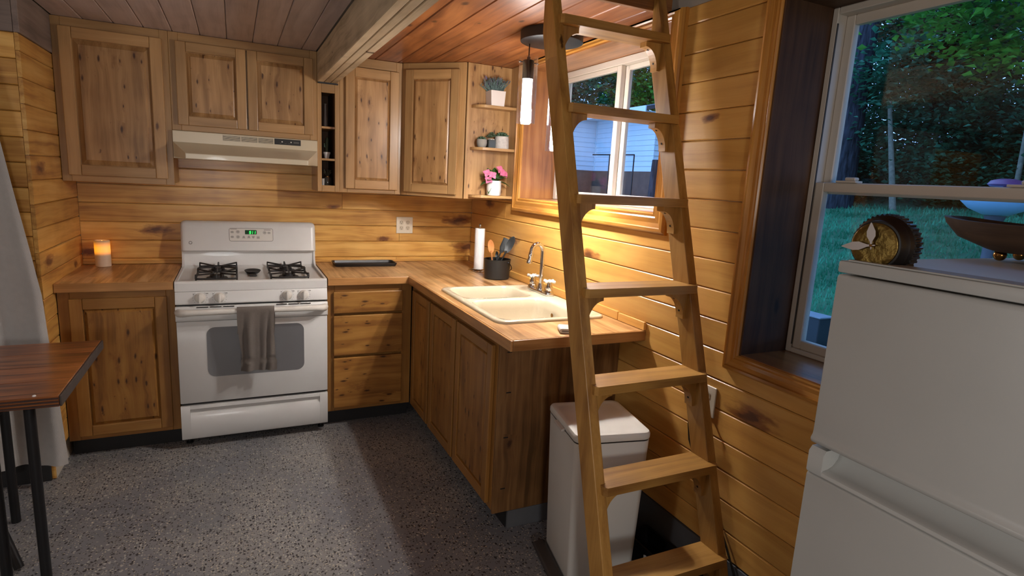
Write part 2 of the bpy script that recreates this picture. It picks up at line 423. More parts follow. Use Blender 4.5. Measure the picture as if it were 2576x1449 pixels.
def thing(name, label, cat, loc, rz=0.0, local=False, group=None, rot=None):
    o = bpy.data.objects.new(name, None); COL.objects.link(o)
    o.empty_display_size = 0.05
    o.location = loc; o.rotation_euler = rot if rot else (0, 0, rz)
    ORG[o.name] = Vector((0, 0, 0)) if (local or rz or rot) else Vector(loc)
    return tag(o, label, cat, group)

def struct(name, bm, mat, smooth=None):
    return ob(name, bm, mat, None, smooth, 'structure')

def sroot(name, loc=(0, 0, 0)):
    o = bpy.data.objects.new(name, None); COL.objects.link(o); o.location = loc
    o['kind'] = 'structure'; o.empty_display_size = 0.05
    ORG[o.name] = Vector(loc)
    return o

def B(*a, **k): return box(bmesh.new(), *a, **k)

# ------------------------------------------------------------------ the room
CEIL = 2.2234; XL = -2.3954; S = 0.1084; Z0 = 2.1562
struct('floor', B(-4.5, 0.05, -6.3, 0.05, -0.12, 0.0), M_FLOOR)

def plank(parent, mat, plane, sgn, pos, a0, a1, v0, v1, knot=None, t=0.016, c=0.004):
    """one tongue-and-groove board: plane 'x' or 'y' or 'z' holds the face at pos, sgn = direction the face looks at"""
    g = 0.0009
    prof = [(v0 + g, -t), (v0 + g, -c), (v0 + g + c, 0), (v1 - g - c, 0), (v1 - g, -c), (v1 - g, -t)]
    bm = bmesh.new()
    P = [(v, pos + sgn * d) for v, d in prof]
    if plane == 'x': prism(bm, [(q[1], q[0]) for q in P], 'y', a0 + g, a1 - g)
    elif plane == 'y': prism(bm, [(q[1], q[0]) for q in P], 'x', a0 + g, a1 - g)
    else: prism(bm, P, 'y', a0 + g, a1 - g)
    o = ob('plank', bm, mat, parent)
    if knot:
        o['knot_u'] = knot[0] - (a0 + a1) / 2; o['knot_v'] = knot[1] - v0; o['knot_r'] = knot[2] * 1.2
    else:
        o['knot_u'] = 0.0; o['knot_v'] = 0.0; o['knot_r'] = 0.0
    return o

def row(parent, mat, plane, sgn, pos, spans, v0, v1, knots=(), joint=(1.2, 2.6)):
    for (a0, a1) in spans:
        cuts = [a0]; p = a0 + RN.uniform(*joint)
        while p < a1 - 0.5:
            cuts.append(p); p += RN.uniform(*joint)
        cuts.append(a1)
        for q0, q1 in zip(cuts, cuts[1:]):
            k = None
            for kn in knots:
                if q0 < kn[0] < q1 and v0 <= kn[1] < v1: k = kn
            plank(parent, mat, plane, sgn, pos, q0, q1, v0, v1, k)

wall_back = sroot('wall_back')
ob('sheathing', B(-2.5, 0.3, 0.016, 0.12, -0.05, 2.45), DRYW, wall_back)
BK = [(-2.135, 1.236, 0.050), (-2.03, 1.133, 0.028), (-1.62, 1.300, 0.034), (-1.97, 1.43, 0.040), (-0.10, 1.228, 0.040), (-0.50, 1.40, 0.026), (-1.99, 0.99, 0.022), (-0.03, 1.03, 0.040), (-1.0, 1.30, 0.016)]
for k in range(-2, 11):
    v0 = 1.072 + k * S
    row(wall_back, wood('pine', 'x', 'z'), 'y', -1, 0.0, [(XL, 0.0)], v0, min(v0 + S, CEIL), BK)

wall_right = sroot('wall_right')
W1 = (-2.11, -0.80, 1.425, 2.205)   # sink window opening (y0, y1, z0, z1)
W2 = (-3.62, -2.625, 0.965, 2.165)  # big window opening
TH = 0.30
for nm, (y0, y1, z0, z1) in zip('abcdefg', ((W1[1], 0.12, -0.1, 2.45), (W2[1], W1[0], -0.1, 2.45), (-6.3, W2[0], -0.1, 2.45), (W1[0], W1[1], -0.1, W1[2]), (W1[0], W1[1], W1[3], 2.45), (W2[0], W2[1], -0.1, W2[2]), (W2[0], W2[1], W2[3], 2.45))):
    ob('wall_core', B(0.016, TH, y0, y1, z0, z1), DRYW, wall_right)
RK = [(-0.60, 1.335, 0.035), (-0.34, 1.38, 0.03), (-2.36, 1.80, 0.014), (-2.72, 0.775, 0.036), (-1.95, 1.12, 0.035), (-1.62, 1.19, 0.03), (-0.75, 1.17, 0.026)]
zb = 0.215
for k in range(0, 19):
    v1 = Z0 - (k - 1) * S; v0 = max(v1 - S, zb); v1 = min(v1, CEIL)
    if v1 - v0 < 0.01: continue
    sp = []
    lo = 0.0 if v0 > 0.85 else -1.90
    cur = lo
    for (y0, y1, z0, z1) in (W1, W2):
        if v1 > z0 + 0.02 and v0 < z1 - 0.02:
            if cur > y1 + 0.03: sp.append((y1 + 0.03, cur))
            cur = y0 - 0.03
    sp.append((-6.2, cur))
    row(wall_right, wood('pine_smooth', 'y', 'z'), 'x', -1, 0.0, sp, v0, v1, RK, (1.9, 3.2))
struct('baseboard_right', B(-0.004, 0.016, -6.2, -1.94, 0.0, zb - 0.003), CONC)

wall_left = sroot('wall_left')
ob('sheathing', B(XL - 0.12, XL - 0.016, -0.784, 0.05, -0.05, 2.45), DRYW, wall_left)
for k in range(-9, 10):
    v0 = 1.072 + k * S + 0.028; v1 = min(v0 + S, 2.04); v0 = max(v0, 0.0)
    if v1 - v0 < 0.02: continue
    plank(wall_left, wood('pine', 'y', 'z'), 'x', 1, XL, -0.80 if v0 < 0.85 else -0.80, -0.6 if v0 < 0.80 else 0.0, v0, v1, (-0.66, v0 + 0.05, 0.028) if k in (-1, 3) else None)
wall_ret = sroot('wall_return')
ob('sheathing', B(-4.5, XL - 0.02, -0.784, -0.68, -0.05, 2.45), DRYW, wall_ret)
for k in range(-10, 10):
    v0 = 1.072 + k * S - 0.005; v1 = min(v0 + S, 2.04); v0 = max(v0, 0.0)
    if v1 - v0 < 0.02: continue
    plank(wall_ret, wood('pine', 'x', 'z'), 'y', -1, -0.80, -4.4, XL - 0.0165, v0, v1)
struct('trim_1', B(XL - 0.016, XL + 0.006, -0.806, -0.31, 2.04, CEIL - 0.0005, b=0.002), wood('header', 'y', 'z'))
struct('trim_2', B(-4.4, XL - 0.017, -0.806, -0.79, 2.04, CEIL - 0.0005, b=0.002), wood('header', 'x', 'z'))
struct('baseboard_left', B(-4.4, XL - 0.03, -0.815, -0.801, 0.0, 0.10, b=0.002), BLKTRIM)
struct('wall_rear', B(-4.5, 0.3, -6.35, -6.2, -0.1, 3.4), plain('tan_wall', (150, 128, 104), 0.8))
struct('wall_far_left', B(-4.55, -4.4, -6.3, -0.68, -0.1, 3.4), plain('tan_wall', (150, 128, 104), 0.8))

ceiling = sroot('ceiling')
ob('ceiling_deck', B(-4.5, -0.72, -6.3, 0.12, CEIL + 0.017, CEIL + 0.12), DRYW, ceiling)
ob('ceiling_deck', B(-0.72, 0.3, -2.06, 0.12, CEIL + 0.017, CEIL + 0.12), DRYW, ceiling)
ob('ceiling_deck', B(-0.72, 0.3, -6.3, -2.96, CEIL + 0.017, CEIL + 0.12), DRYW, ceiling)
x = -1.214
while x > -4.4:
    x0 = x - 0.1305
    row(ceiling, wood('greypine', 'y', 'x'), 'z', -1, CEIL, [(-6.2, -0.002 if x > XL + 0.1 else -0.82)], max(x0, -4.4), x, (), (2.6, 3.8))
    x = x0
plank(ceiling, wood('greypine', 'y', 'x'), 'z', -1, CEIL, -6.2, -0.002, -1.214, -1.132)
edges = [-1.02, -0.935, -0.79, -0.647, -0.498, -0.368, -0.225, -0.10, 0.0]
for e0, e1 in zip(edges, edges[1:]):
    sp = [(-6.2, -0.002)] if e1 < -0.7 else [(-2.06, -0.002), (-6.2, -2.96)]
    row(ceiling, wood('redpine', 'y', 'x'), 'z', -1, CEIL, sp, e0, e1, (), (0.9, 1.7))
struct('trim_3', B(-0.72, -0.001, -2.084, -2.061, CEIL - 0.006, 2.62, b=0.002), wood('jamb', 'x', 'z'))
struct('trim_4', B(-0.744, -0.721, -2.96, -2.061, CEIL - 0.006, 2.62, b=0.002), wood('jamb', 'y', 'z'))
struct('trim_5', B(-0.72, -0.001, -2.96, -2.937, CEIL - 0.006, 2.62, b=0.002), wood('jamb', 'x', 'z'))
struct('ceiling_loft', B(-1.2, 0.3, -3.4, -1.6, 3.3, 3.4), DRYW)
lw = sroot('wall_loft')
ob('loft_panel', B(-1.2, 0.3, -1.7, -1.6, 2.35, 3.3), DRYW, lw); ob('loft_panel', B(-1.2, 0.3, -3.4, -3.3, 2.35, 3.3), DRYW, lw)
ob('loft_panel', B(-1.3, -1.2, -3.4, -1.6, 2.35, 3.3), DRYW, lw); ob('loft_panel', B(0.2, 0.3, -3.3, -1.7, 2.35, 3.3), DRYW, lw)

# beam of three laminated boards hanging under the ceiling
beam = sroot('beam')
for i in range(3):
    x0 = -1.130 + i * 0.0375
    ob('board', B(x0 + 0.0008, x0 + 0.0367, -6.2, -0.306, 2.053, CEIL - 0.0005, b=0.003), wood('timber', 'y', 'z'), beam)
ob('end_plate', B(-1.128, -1.012, -0.318, -0.3045, 2.045, 2.0525), BLKTRIM, beam)

struct('trim_6', B(XL, -1.895, -0.010, -0.0005, 0.931, 0.950, b=0.002), wood('pine_smooth', 'x', 'z'))
struct('trim_7', B(-1.12, -0.014, -0.010, -0.0005, 0.931, 0.946, b=0.002), wood('pine_smooth', 'x', 'z'))
t8 = sroot('trim_8')
ob('board', B(-0.013, -0.0005, -1.92, -0.002, 0.931, 0.972, b=0.002), wood('pine_smooth', 'y', 'z'), t8)
ob('board', B(-0.013, -0.0005, -2.116, -1.923, 0.931, 0.968, b=0.002), wood('pine_smooth', 'y', 'z'), t8)

# ------------------------------------------------------------------ windows
CASP = [(0.0, 0.0), (0.0, 0.008), (0.006, 0.014), (0.016, 0.012), (0.022, 0.016), (0.042, 0.013), (0.060, 0.017), (0.064, 0.024), (0.076, 0.022), (0.082, 0.014), (0.088, 0.014), (0.088, 0.0)]
def casing(root, y0, y1, z0, z1, wfac, sides='bltr'):
    prof = [(o * wfac, p) for o, p in CASP]
    def corner(o, p, c):
        y = y0 - o if c in (0, 3) else y1 + o
        z = z0 - o if c in (0, 1) else min(z1 + o, CEIL - 0.001)
        return (-p, y, z)
    for s, (a, b_) in {'b': (0, 1), 'l': (1, 2), 't': (2, 3), 'r': (3, 0)}.items():
        if s not in sides: continue
        bm = bmesh.new()
        loft(bm, [[corner(o, p, a) for o, p in prof], [corner(o, p, b_) for o, p in prof]])
        ob('casing_board', bm, wood('casing', 'y', 'z') if s in 'bt' else wood('casing', 'z', 'y'), root)

def frame_ring(root, name, mat, x0, x1, y0, y1, z0, z1, w, bevel=0.003, wb=None):
    wb = wb or w
    for a in ((y0, y0 + w, z0, z1), (y1 - w, y1, z0, z1)):
        ob(name, B(x0, x1, a[0], a[1], a[2], a[3], b=bevel), mat, root)
    for a in ((y0 + w, y1 - w, z0, z0 + wb), (y0 + w, y1 - w, z1 - w, z1)):
        ob(name, B(x0, x1, a[0], a[1], a[2], a[3], b=bevel), mat, root)

# window over the sink: sliding sashes set in a deep box
win = sroot('window_1')
y0, y1, z0, z1 = W1
casing(win, y0 + 0.012, y1 - 0.012, z0 + 0.012, z1 - 0.008, 1.0)
ob('jamb', B(-0.004, 0.298, y1 - 0.014, y1 - 0.0005, z0, z1, b=0.001), wood('jamb', 'z', 'x'), win)
ob('jamb', B(-0.004, 0.298, y0 + 0.0005, y0 + 0.014, z0, z1, b=0.001), wood('jamb', 'z', 'x'), win)
ob('jamb', B(-0.004, 0.298, y0 + 0.014, y1 - 0.014, z1 - 0.014, z1 - 0.0005, b=0.001), wood('jamb', 'y', 'x'), win)
ob('sill', B(-0.004, 0.298, y0 + 0.014, y1 - 0.014, z0 + 0.0005, z0 + 0.014, b=0.001), wood('jamb', 'y', 'x'), win)
ya, yb, za, zc = y0 + 0.015, y1 - 0.015, z0 + 0.0145, z1 - 0.0145
frame_ring(win, 'frame_bar', VINYL, 0.225, 0.295, ya, yb, za, zc, 0.035, wb=0.03)
ym = -1.425
s1 = ob('sash', B(0.232, 0.262, ym - 0.012, ym + 0.024, za + 0.03, zc - 0.035, b=0.003), VINYL, win)
for a in ((yb - 0.060, yb - 0.035, za + 0.03, zc - 0.035),):
    ob('sash_bar', B(0.234, 0.260, a[0], a[1], a[2], a[3], b=0.003), VINYL, win)
for z in ((za + 0.03, za + 0.055), (zc - 0.06, zc - 0.035)):
    ob('sash_bar', B(0.234, 0.260, ym + 0.024, yb - 0.060, z[0], z[1], b=0.003), VINYL, win)
    ob('sash_bar', B(0.264, 0.288, ya + 0.06, ym - 0.03, z[0], z[1], b=0.003), VINYL, win)
ob('sash_bar', B(0.264, 0.288, ym - 0.040, ym + 0.0, za + 0.03, zc - 0.035, b=0.003), VINYL, win)
ob('sash_bar', B(0.264, 0.288, ya + 0.035, ya + 0.06, za + 0.03, zc - 0.035, b=0.003), VINYL, win)
ob('pane', B(0.246, 0.250, ym + 0.02, yb - 0.055, za + 0.05, zc - 0.055), PANE, win)
ob('pane', B(0.274, 0.278, ya + 0.055, ym - 0.035, za + 0.05, zc - 0.055), PANE, win)

# big double-hung window behind the fridge
win = sroot('window_2')
y0, y1, z0, z1 = W2
casing(win, y0 + 0.008, y1 - 0.008, z0 + 0.010, z1 - 0.008, 0.70)
ob('jamb', B(-0.004, 0.298, y1 - 0.014, y1 - 0.0005, z0, z1, b=0.001), wood('shadejamb', 'z', 'x'), win)  # shade of the deep reveal is put into the wood colour
ob('jamb', B(-0.004, 0.298, y0 + 0.0005, y0 + 0.014, z0, z1, b=0.001), wood('shadejamb', 'z', 'x'), win)
ob('jamb', B(-0.004, 0.298, y0 + 0.014, y1 - 0.014, z1 - 0.014, z1 - 0.0005, b=0.001), wood('shadejamb', 'y', 'x'), win)
ob('sill', B(-0.004, 0.298, y0 + 0.014, y1 - 0.014, z0 + 0.0005, z0 + 0.014, b=0.001), wood('jamb', 'y', 'x'), win)
ya, yb, za, zc = y0 + 0.015, y1 - 0.015, z0 + 0.0145, z1 - 0.0145
frame_ring(win, 'frame_bar', VINYL, 0.215, 0.295, ya, yb, za, zc, 0.022, wb=0.018)
zm = 1.575
for nm, (xa, xb, q0, q1) in {'low': (0.222, 0.250, za + 0.018, zm + 0.012), 'up': (0.256, 0.284, zm - 0.026, zc - 0.022)}.items():
    w = 0.032
    ob('sash_bar', B(xa, xb, yb - 0.022 - w, yb - 0.022, q0, q1, b=0.003), VINYL, win)
    ob('sash_bar', B(xa, xb, ya + 0.022, ya + 0.022 + w, q0, q1, b=0.003), VINYL, win)
    ob('sash_bar', B(xa, xb, ya + 0.022 + w, yb - 0.022 - w, q0, q0 + w, b=0.003), VINYL, win)
    ob('sash_bar', B(xa, xb, ya + 0.022 + w, yb - 0.022 - w, q1 - w, q1, b=0.003), VINYL, win)
    ob('pane', B((xa + xb) / 2 - 0.002, (xa + xb) / 2 + 0.002, ya + 0.022 + w - 0.006, yb - 0.022 - w + 0.006, q0 + w - 0.006, q1 - w + 0.006), PANE, win)
for yy in (-2.76, -3.24):
    bm = B(0.214, 0.250, yy - 0.05, yy + 0.02, zm + 0.0125, zm + 0.019, b=0.001)
    box(bm, 0.218, 0.240, yy - 0.045, yy - 0.008, zm + 0.019, zm + 0.030, b=0.003)
    ob('latch', bm, VINYL, win)
ob('track', B(0.216, 0.222, yb - 0.010, yb - 0.0225, za + 0.03, zc - 0.05), GRIPW, win)

# ------------------------------------------------------------------ cabinets
def raised_panel(bm, x0, x1, z0, z1, y, bw, d0=0.013, d1=0.002):
    """panel looking to -y: sunk border, sloped shoulder, raised field"""
    R_ = [[(x0, y + 0.016, z0), (x1, y + 0.016, z0), (x1, y + 0.016, z1), (x0, y + 0.016, z1)],
          [(x0, y + d0, z0), (x1, y + d0, z0), (x1, y + d0, z1), (x0, y + d0, z1)]]
    a = 0.006
    R_.append([(x0 + a, y + d0, z0 + a), (x1 - a, y + d0, z0 + a), (x1 - a, y + d0, z1 - a), (x0 + a, y + d0, z1 - a)])
    b = bw
    R_.append([(x0 + b, y + d1 + 0.002, z0 + b), (x1 - b, y + d1 + 0.002, z0 + b), (x1 - b, y + d1 + 0.002, z1 - b), (x0 + b, y + d1 + 0.002, z1 - b)])
    b = bw + 0.002
    R_.append([(x0 + b, y + d1, z0 + b), (x1 - b, y + d1, z0 + b), (x1 - b, y + d1, z1 - b), (x0 + b, y + d1, z1 - b)])
    loft(bm, R_)

def door(parent, x0, x1, z0, z1, y, kind='alder', w=0.052, bw=0.026, rec=0.0, t=0.02):
    """five-piece door whose back is at y; the face looks to -y"""
    yf = y - t
    pl = kind + 'plain'
    bm = bmesh.new()
    raised_panel(bm, x0 + w - 0.004, x1 - w + 0.004, z0 + w - 0.004, z1 - w + 0.004, yf + rec, bw)
    d = ob('door', bm, wood(kind, 'z', 'x'), parent)
    for a in ((x0, x0 + w), (x1 - w, x1)):
        ob('stile', B(a[0], a[1], yf, y, z0, z1, b=0.0035, seg=2), wood(pl, 'z', 'x'), d)
    for a in ((z0, z0 + w), (z1 - w, z1)):
        ob('rail', B(x0 + w + 0.0003, x1 - w - 0.0003, yf + 0.0004, y, a[0], a[1], b=0.0035, seg=2), wood(pl, 'x', 'z'), d)
    return d

def face(parent, x0, x1, z0, z1, y, kind, wl, wr, wb, wt, t=0.018):
    """face frame looking to -y, its front at y"""
    for a in ((x0, x0 + wl), (x1 - wr, x1)):
        ob('frame_stile', B(a[0], a[1], y, y + t, z0, z1, b=0.0015), wood(kind, 'z', 'x'), parent)
    for a in ((z0, z0 + wb), (z1 - wt, z1)):
        ob('frame_rail', B(x0 + wl + 0.0003, x1 - wr - 0.0003, y + 0.0003, y + t, a[0], a[1], b=0.0015), wood(kind, 'x', 'z'), parent)

TOP = CEIL - 0.0015
c = thing('wall_cabinet', 'large single-door knotty wall cabinet at the left end of the upper row', 'cabinet', (-2.14, -0.15, 1.414))
ob('carcass', B(XL + 0.002, -1.890, -0.283, -0.001, 1.424, TOP), wood('alderplain', 'z', 'y'), c)
face(c, XL + 0.002, -1.889, 1.414, TOP, -0.302, 'alderplain', 0.04, 0.04, 0.035, 0.045)
door(c, -2.362, -1.918, 1.446, 2.176, -0.3022, 'alder', 0.055, 0.028)

c = thing('wall_cabinet', 'short two-door wall cabinet above the range hood', 'cabinet', (-1.51, -0.15, 1.713))
ob('carcass', B(-1.887, -1.134, -0.283, -0.001, 1.722, TOP), wood('alderplain', 'z', 'y'), c)
face(c, -1.888, -1.1325, 1.713, TOP, -0.302, 'alderplain', 0.045, 0.04, 0.035, 0.05)
door(c, -1.857, -1.514, 1.742, 2.176, -0.3022, 'alder', 0.05, 0.024, 0.006)
door(c, -1.507, -1.156, 1.742, 2.176, -0.3022, 'alder', 0.05, 0.024)

c = thing('niche_cabinet', 'narrow open wall niche with three compartments below the end of the beam', 'cabinet', (-1.066, -0.15, 1.412))
for a in ((-1.1315, -1.112), (-1.024, -1.0005)):
    ob('side_panel', B(a[0], a[1], -0.283, -0.001, 1.412, TOP), wood('alderplain', 'z', 'y'), c)
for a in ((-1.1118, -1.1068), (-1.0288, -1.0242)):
    ob('shade_liner', B(a[0], a[1], -0.283, -0.0125, 1.4475, 2.0095), wood('shadejamb', 'z', 'y'), c)  # dark boards added so the niche inside looks unlit
ob('back_panel', B(-1.1115, -1.0245, -0.012, -0.001, 1.43, 2.02), wood('shadejamb', 'z', 'x'), c)  # dark wood paints in the niche shade, here and on the bottom
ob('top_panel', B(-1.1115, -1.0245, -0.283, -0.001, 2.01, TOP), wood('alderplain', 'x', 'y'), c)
ob('bottom_panel', B(-1.1115, -1.0245, -0.283, -0.013, 1.412, 1.447), wood('shadejamb', 'x', 'y'), c)
for a in ((-1.1315, -1.1065), (-1.0290, -1.0005)):
    ob('frame_stile', B(a[0], a[1], -0.302, -0.2835, 1.412, TOP, b=0.0015), wood('alderplain', 'z', 'x'), c)
ob('frame_rail', B(-1.1062, -1.0293, -0.3015, -0.2835, 1.412, 1.450, b=0.0015), wood('alderplain', 'x', 'z'), c)
ob('frame_rail', B(-1.1062, -1.0293, -0.3015, -0.2835, 1.996, TOP, b=0.0015), wood('alderplain', 'x', 'z'), c)
for z in (1.612, 1.801):
    ob('shelf', B(-1.1062, -1.0293, -0.300, -0.013, z - 0.013, z, b=0.001), wood('alderplain', 'x', 'y'), c)

c = thing('wall_cabinet', 'tall single-door wall cabinet between the narrow niche and the corner cabinet', 'cabinet', (-0.806, -0.15, 1.412))
ob('carcass', B(-0.999, -0.612, -0.283, -0.001, 1.422, TOP), wood('alderplain', 'z', 'y'), c)
face(c, -1.0, -0.6105, 1.412, TOP, -0.302, 'alderplain', 0.045, 0.045, 0.035, 0.055)
door(c, -0.969, -0.643, 1.438, 2.162, -0.3022, 'alder', 0.055, 0.018)

# diagonal corner cabinet, its front turned 45 degrees
CA = math.radians(-45)
cx, cy = -0.4565, -0.4565
c = thing('corner_cabinet', 'diagonal corner wall cabinet with one knotty door turned toward the room', 'cabinet', (cx, cy, 1.412), CA, True)
def dl(p):
    q = Matrix.Rotation(-CA, 2) @ Vector((p[0] - cx, p[1] - cy)); return (q.x, q.y)
poly = [dl(p) for p in ((-0.001, -0.001), (-0.609, -0.001), (-0.609, -0.288), (-0.288, -0.609), (-0.001, -0.609))]
bm = bmesh.new(); prism(bm, poly, 'z', 0.010, TOP - 1.412)
ob('carcass', bm, wood('alderplain', 'z', 'x'), c)
H = TOP - 1.412
face(c, -0.2165, 0.2165, 0.0, H, -0.013, 'alderplain', 0.045, 0.045, 0.035, 0.055)
door(c, -0.187, 0.180, 0.022, 0.768, -0.0132, 'alder', 0.055, 0.018)

c = thing('corner_shelf', 'open end shelf unit with three rounded boards beside the sink window', 'shelf', (-0.15, -0.665, 1.412))
ob('back_panel', B(-0.300, -0.0015, -0.6215, -0.6105, 1.412, TOP, b=0.001), wood('alder', 'z', 'x'), c)
ob('side_panel', B(-0.0125, -0.0010, -0.7185, -0.622, 1.412, TOP, b=0.001), wood('alderplain', 'z', 'y'), c)
ob('edge_strip', B(-0.303, -0.290, -0.6260, -0.6218, 1.412, TOP, b=0.001), wood('alderplain', 'z', 'x'), c)
for z in (1.978, 1.729, 1.441):
    pts = [(-0.0130, -0.6220), (-0.272, -0.6220)] + [(-0.185 - 0.087 * math.cos(t), -0.632 - 0.087 * math.sin(t)) for t in [math.pi / 2 * i / 7 for i in range(8)]] + [(-0.0130, -0.719)]
    bm = bmesh.new(); prism(bm, pts, 'z', z - 0.016, z)
    ob('shelf', bm, wood('alderplain', 'x', 'y'), c)

# base cabinets
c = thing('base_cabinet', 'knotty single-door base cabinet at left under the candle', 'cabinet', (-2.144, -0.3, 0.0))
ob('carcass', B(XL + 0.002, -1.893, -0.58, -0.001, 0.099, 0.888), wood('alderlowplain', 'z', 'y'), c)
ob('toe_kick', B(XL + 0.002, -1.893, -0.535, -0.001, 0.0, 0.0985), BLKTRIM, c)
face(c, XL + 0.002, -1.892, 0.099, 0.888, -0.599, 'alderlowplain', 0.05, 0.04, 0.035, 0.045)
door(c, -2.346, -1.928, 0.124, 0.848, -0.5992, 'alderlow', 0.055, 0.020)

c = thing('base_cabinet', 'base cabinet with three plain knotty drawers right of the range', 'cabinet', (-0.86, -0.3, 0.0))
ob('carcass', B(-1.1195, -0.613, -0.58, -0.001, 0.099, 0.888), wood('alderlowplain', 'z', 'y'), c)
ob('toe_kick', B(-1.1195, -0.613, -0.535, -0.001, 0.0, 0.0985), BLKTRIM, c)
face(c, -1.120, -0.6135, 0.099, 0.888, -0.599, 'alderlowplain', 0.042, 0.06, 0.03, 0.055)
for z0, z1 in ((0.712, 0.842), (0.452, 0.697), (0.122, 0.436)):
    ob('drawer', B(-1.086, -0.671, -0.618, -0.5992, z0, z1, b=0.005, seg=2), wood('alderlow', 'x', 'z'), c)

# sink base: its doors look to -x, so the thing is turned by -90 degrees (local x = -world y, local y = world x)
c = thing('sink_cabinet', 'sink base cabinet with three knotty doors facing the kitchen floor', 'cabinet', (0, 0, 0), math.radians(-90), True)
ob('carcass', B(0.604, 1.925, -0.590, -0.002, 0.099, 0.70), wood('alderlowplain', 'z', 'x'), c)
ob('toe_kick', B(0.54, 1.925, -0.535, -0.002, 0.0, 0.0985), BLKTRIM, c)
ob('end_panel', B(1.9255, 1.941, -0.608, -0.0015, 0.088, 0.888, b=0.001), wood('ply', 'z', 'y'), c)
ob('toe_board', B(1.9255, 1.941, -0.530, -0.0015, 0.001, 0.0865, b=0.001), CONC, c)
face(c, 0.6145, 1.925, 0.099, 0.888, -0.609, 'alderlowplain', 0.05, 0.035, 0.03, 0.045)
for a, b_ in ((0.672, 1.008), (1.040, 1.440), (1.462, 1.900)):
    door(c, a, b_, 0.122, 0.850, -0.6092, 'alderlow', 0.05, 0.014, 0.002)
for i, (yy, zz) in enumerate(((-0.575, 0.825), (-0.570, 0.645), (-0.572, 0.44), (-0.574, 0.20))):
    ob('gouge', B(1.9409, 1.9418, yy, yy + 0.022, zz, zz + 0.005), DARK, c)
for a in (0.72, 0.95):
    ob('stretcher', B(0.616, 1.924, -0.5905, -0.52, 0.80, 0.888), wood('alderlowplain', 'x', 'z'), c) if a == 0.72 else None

# ------------------------------------------------------------------ worktops
CT = 0.93; CB = 0.8895
t = thing('countertop', 'short butcher-block worktop left of the range', 'countertop', (-2.144, -0.32, CB))
ob('slab', B(XL + 0.001, -1.893, -0.630, -0.011, CB, CT, b=0.001), wood('butcher', 'y', 'x'), t)
ob('edge_band', B(XL + 0.001, -1.893, -0.642, -0.6305, CB - 0.004, CT, b=0.003, seg=2), wood('edge', 'x', 'z'), t)
t = thing('countertop', 'L-shaped butcher-block worktop around the corner and the sink', 'countertop', (-0.4, -0.7, CB))
bm = bmesh.new()
def slab2(bm, x0, x1, y0, y1): box(bm, x0, x1, y0, y1, CB, CT)
slab2(bm, -1.1195, -0.0005, -0.630, -0.0005)
slab2(bm, -0.636, -0.0005, -1.09, -0.630); slab2(bm, -0.636, -0.0005, -2.105, -1.855)
slab2(bm, -0.636, -0.560, -1.855, -1.09); slab2(bm, -0.070, -0.0005, -1.855, -1.09)
ob('slab', bm, wood('butcher', 'y', 'x'), t)
ob('edge_band', B(-1.1195, -0.637, -0.642, -0.6305, CB - 0.004, CT, b=0.003, seg=2), wood('edge', 'x', 'z'), t)
ob('edge_band', B(-0.648, -0.6365, -2.117, -0.642, CB - 0.004, CT, b=0.003, seg=2), wood('edge', 'y', 'z'), t)
ob('edge_band', B(-0.636, -0.0005, -2.117, -2.1055, CB - 0.004, CT, b=0.003, seg=2), wood('edge', 'x', 'z'), t)

# ------------------------------------------------------------------ sink
def ringpts(r, z): return [(p[0], p[1], z) for p in r]
t = thing('kitchen_sink', 'off-white double-bowl drop-in sink set in the worktop below the window', 'sink', (-0.31, -1.47, CT))
bm = bmesh.new()
O = (-0.592, -0.036, -1.876, -1.062)
zt = CT + 0.0135
rings = []
for d, z in ((0.0, CT + 0.0005), (0.001, CT + 0.006), (0.005, CT + 0.011), (0.012, zt), (0.020, zt)):
    rings.append([bm.verts.new(p) for p in ringpts(rrect(O[0] + d, O[1] - d, O[2] + d, O[3] - d, 0.055 - d, 6), z)])
for A_, B_ in zip(rings, rings[1:]):
    for i in range(len(A_)): bm.faces.new((A_[i], A_[(i + 1) % len(A_)], B_[(i + 1) % len(A_)], B_[i]))
edges = [bm.edges.get((rings[-1][i], rings[-1][(i + 1) % len(rings[-1])])) for i in range(len(rings[-1]))]
for (x0, x1, y0, y1, r) in ((-0.562, -0.165, -1.395, -1.088, 0.07), (-0.562, -0.150, -1.848, -1.432, 0.06)):
    prv = None
    for d, z in ((0.0, zt), (0.004, zt - 0.002), (0.010, zt - 0.010), (0.016, zt - 0.05), (0.030, zt - 0.155), (0.045, zt - 0.172), (0.075, zt - 0.178)):
        rg = [bm.verts.new(p) for p in ringpts(rrect(x0 + d, x1 - d, y0 + d, y1 - d, max(0.02, r - d * 0.3), 6), z)]
        if prv is None: edges += [None] * 0; first = rg
        else:
            for i in range(len(rg)): bm.faces.new((prv[i], prv[(i + 1) % len(rg)], rg[(i + 1) % len(rg)], rg[i]))
        prv = rg
    bm.faces.new(prv)
    for i in range(len(first)):
        edges.append(bm.edges.get((first[i], first[(i + 1) % len(first)])))
bmesh.ops.triangle_fill(bm, edges=edges, use_beauty=True)
bmesh.ops.recalc_face_normals(bm, faces=bm.faces)
ob('basin', bm, SINKW, t, 40)
for (x, y) in ((-0.36, -1.24), (-0.36, -1.64)):
    bm = bmesh.new(); lathe(bm, [(0.0, 0.768), (0.03, 0.768), (0.042, 0.7705), (0.044, 0.7675)], (x, y, 0), 20)
    ob('drain', bm, CHROME, t, 40)
bm = bmesh.new()
for i in range(70):
    u, v = RN.uniform(-0.50, -0.20), RN.uniform(0.79, 0.92)
    yv = -1.432 - 0.016 - (0.932 - v) * 0.1 + 0.0
    bmesh.ops.create_icosphere(bm, subdivisions=1, radius=RN.uniform(0.0012, 0.0026), matrix=Matrix.Translation((u, -1.840 + (0.945 - v) * 0.13 if False else yv, v)))
o = ob('water_drops', bm, glass_mat('water', (1, 1, 1, 1), 1.4, 0.05), t, 60); o['kind'] = 'stuff'
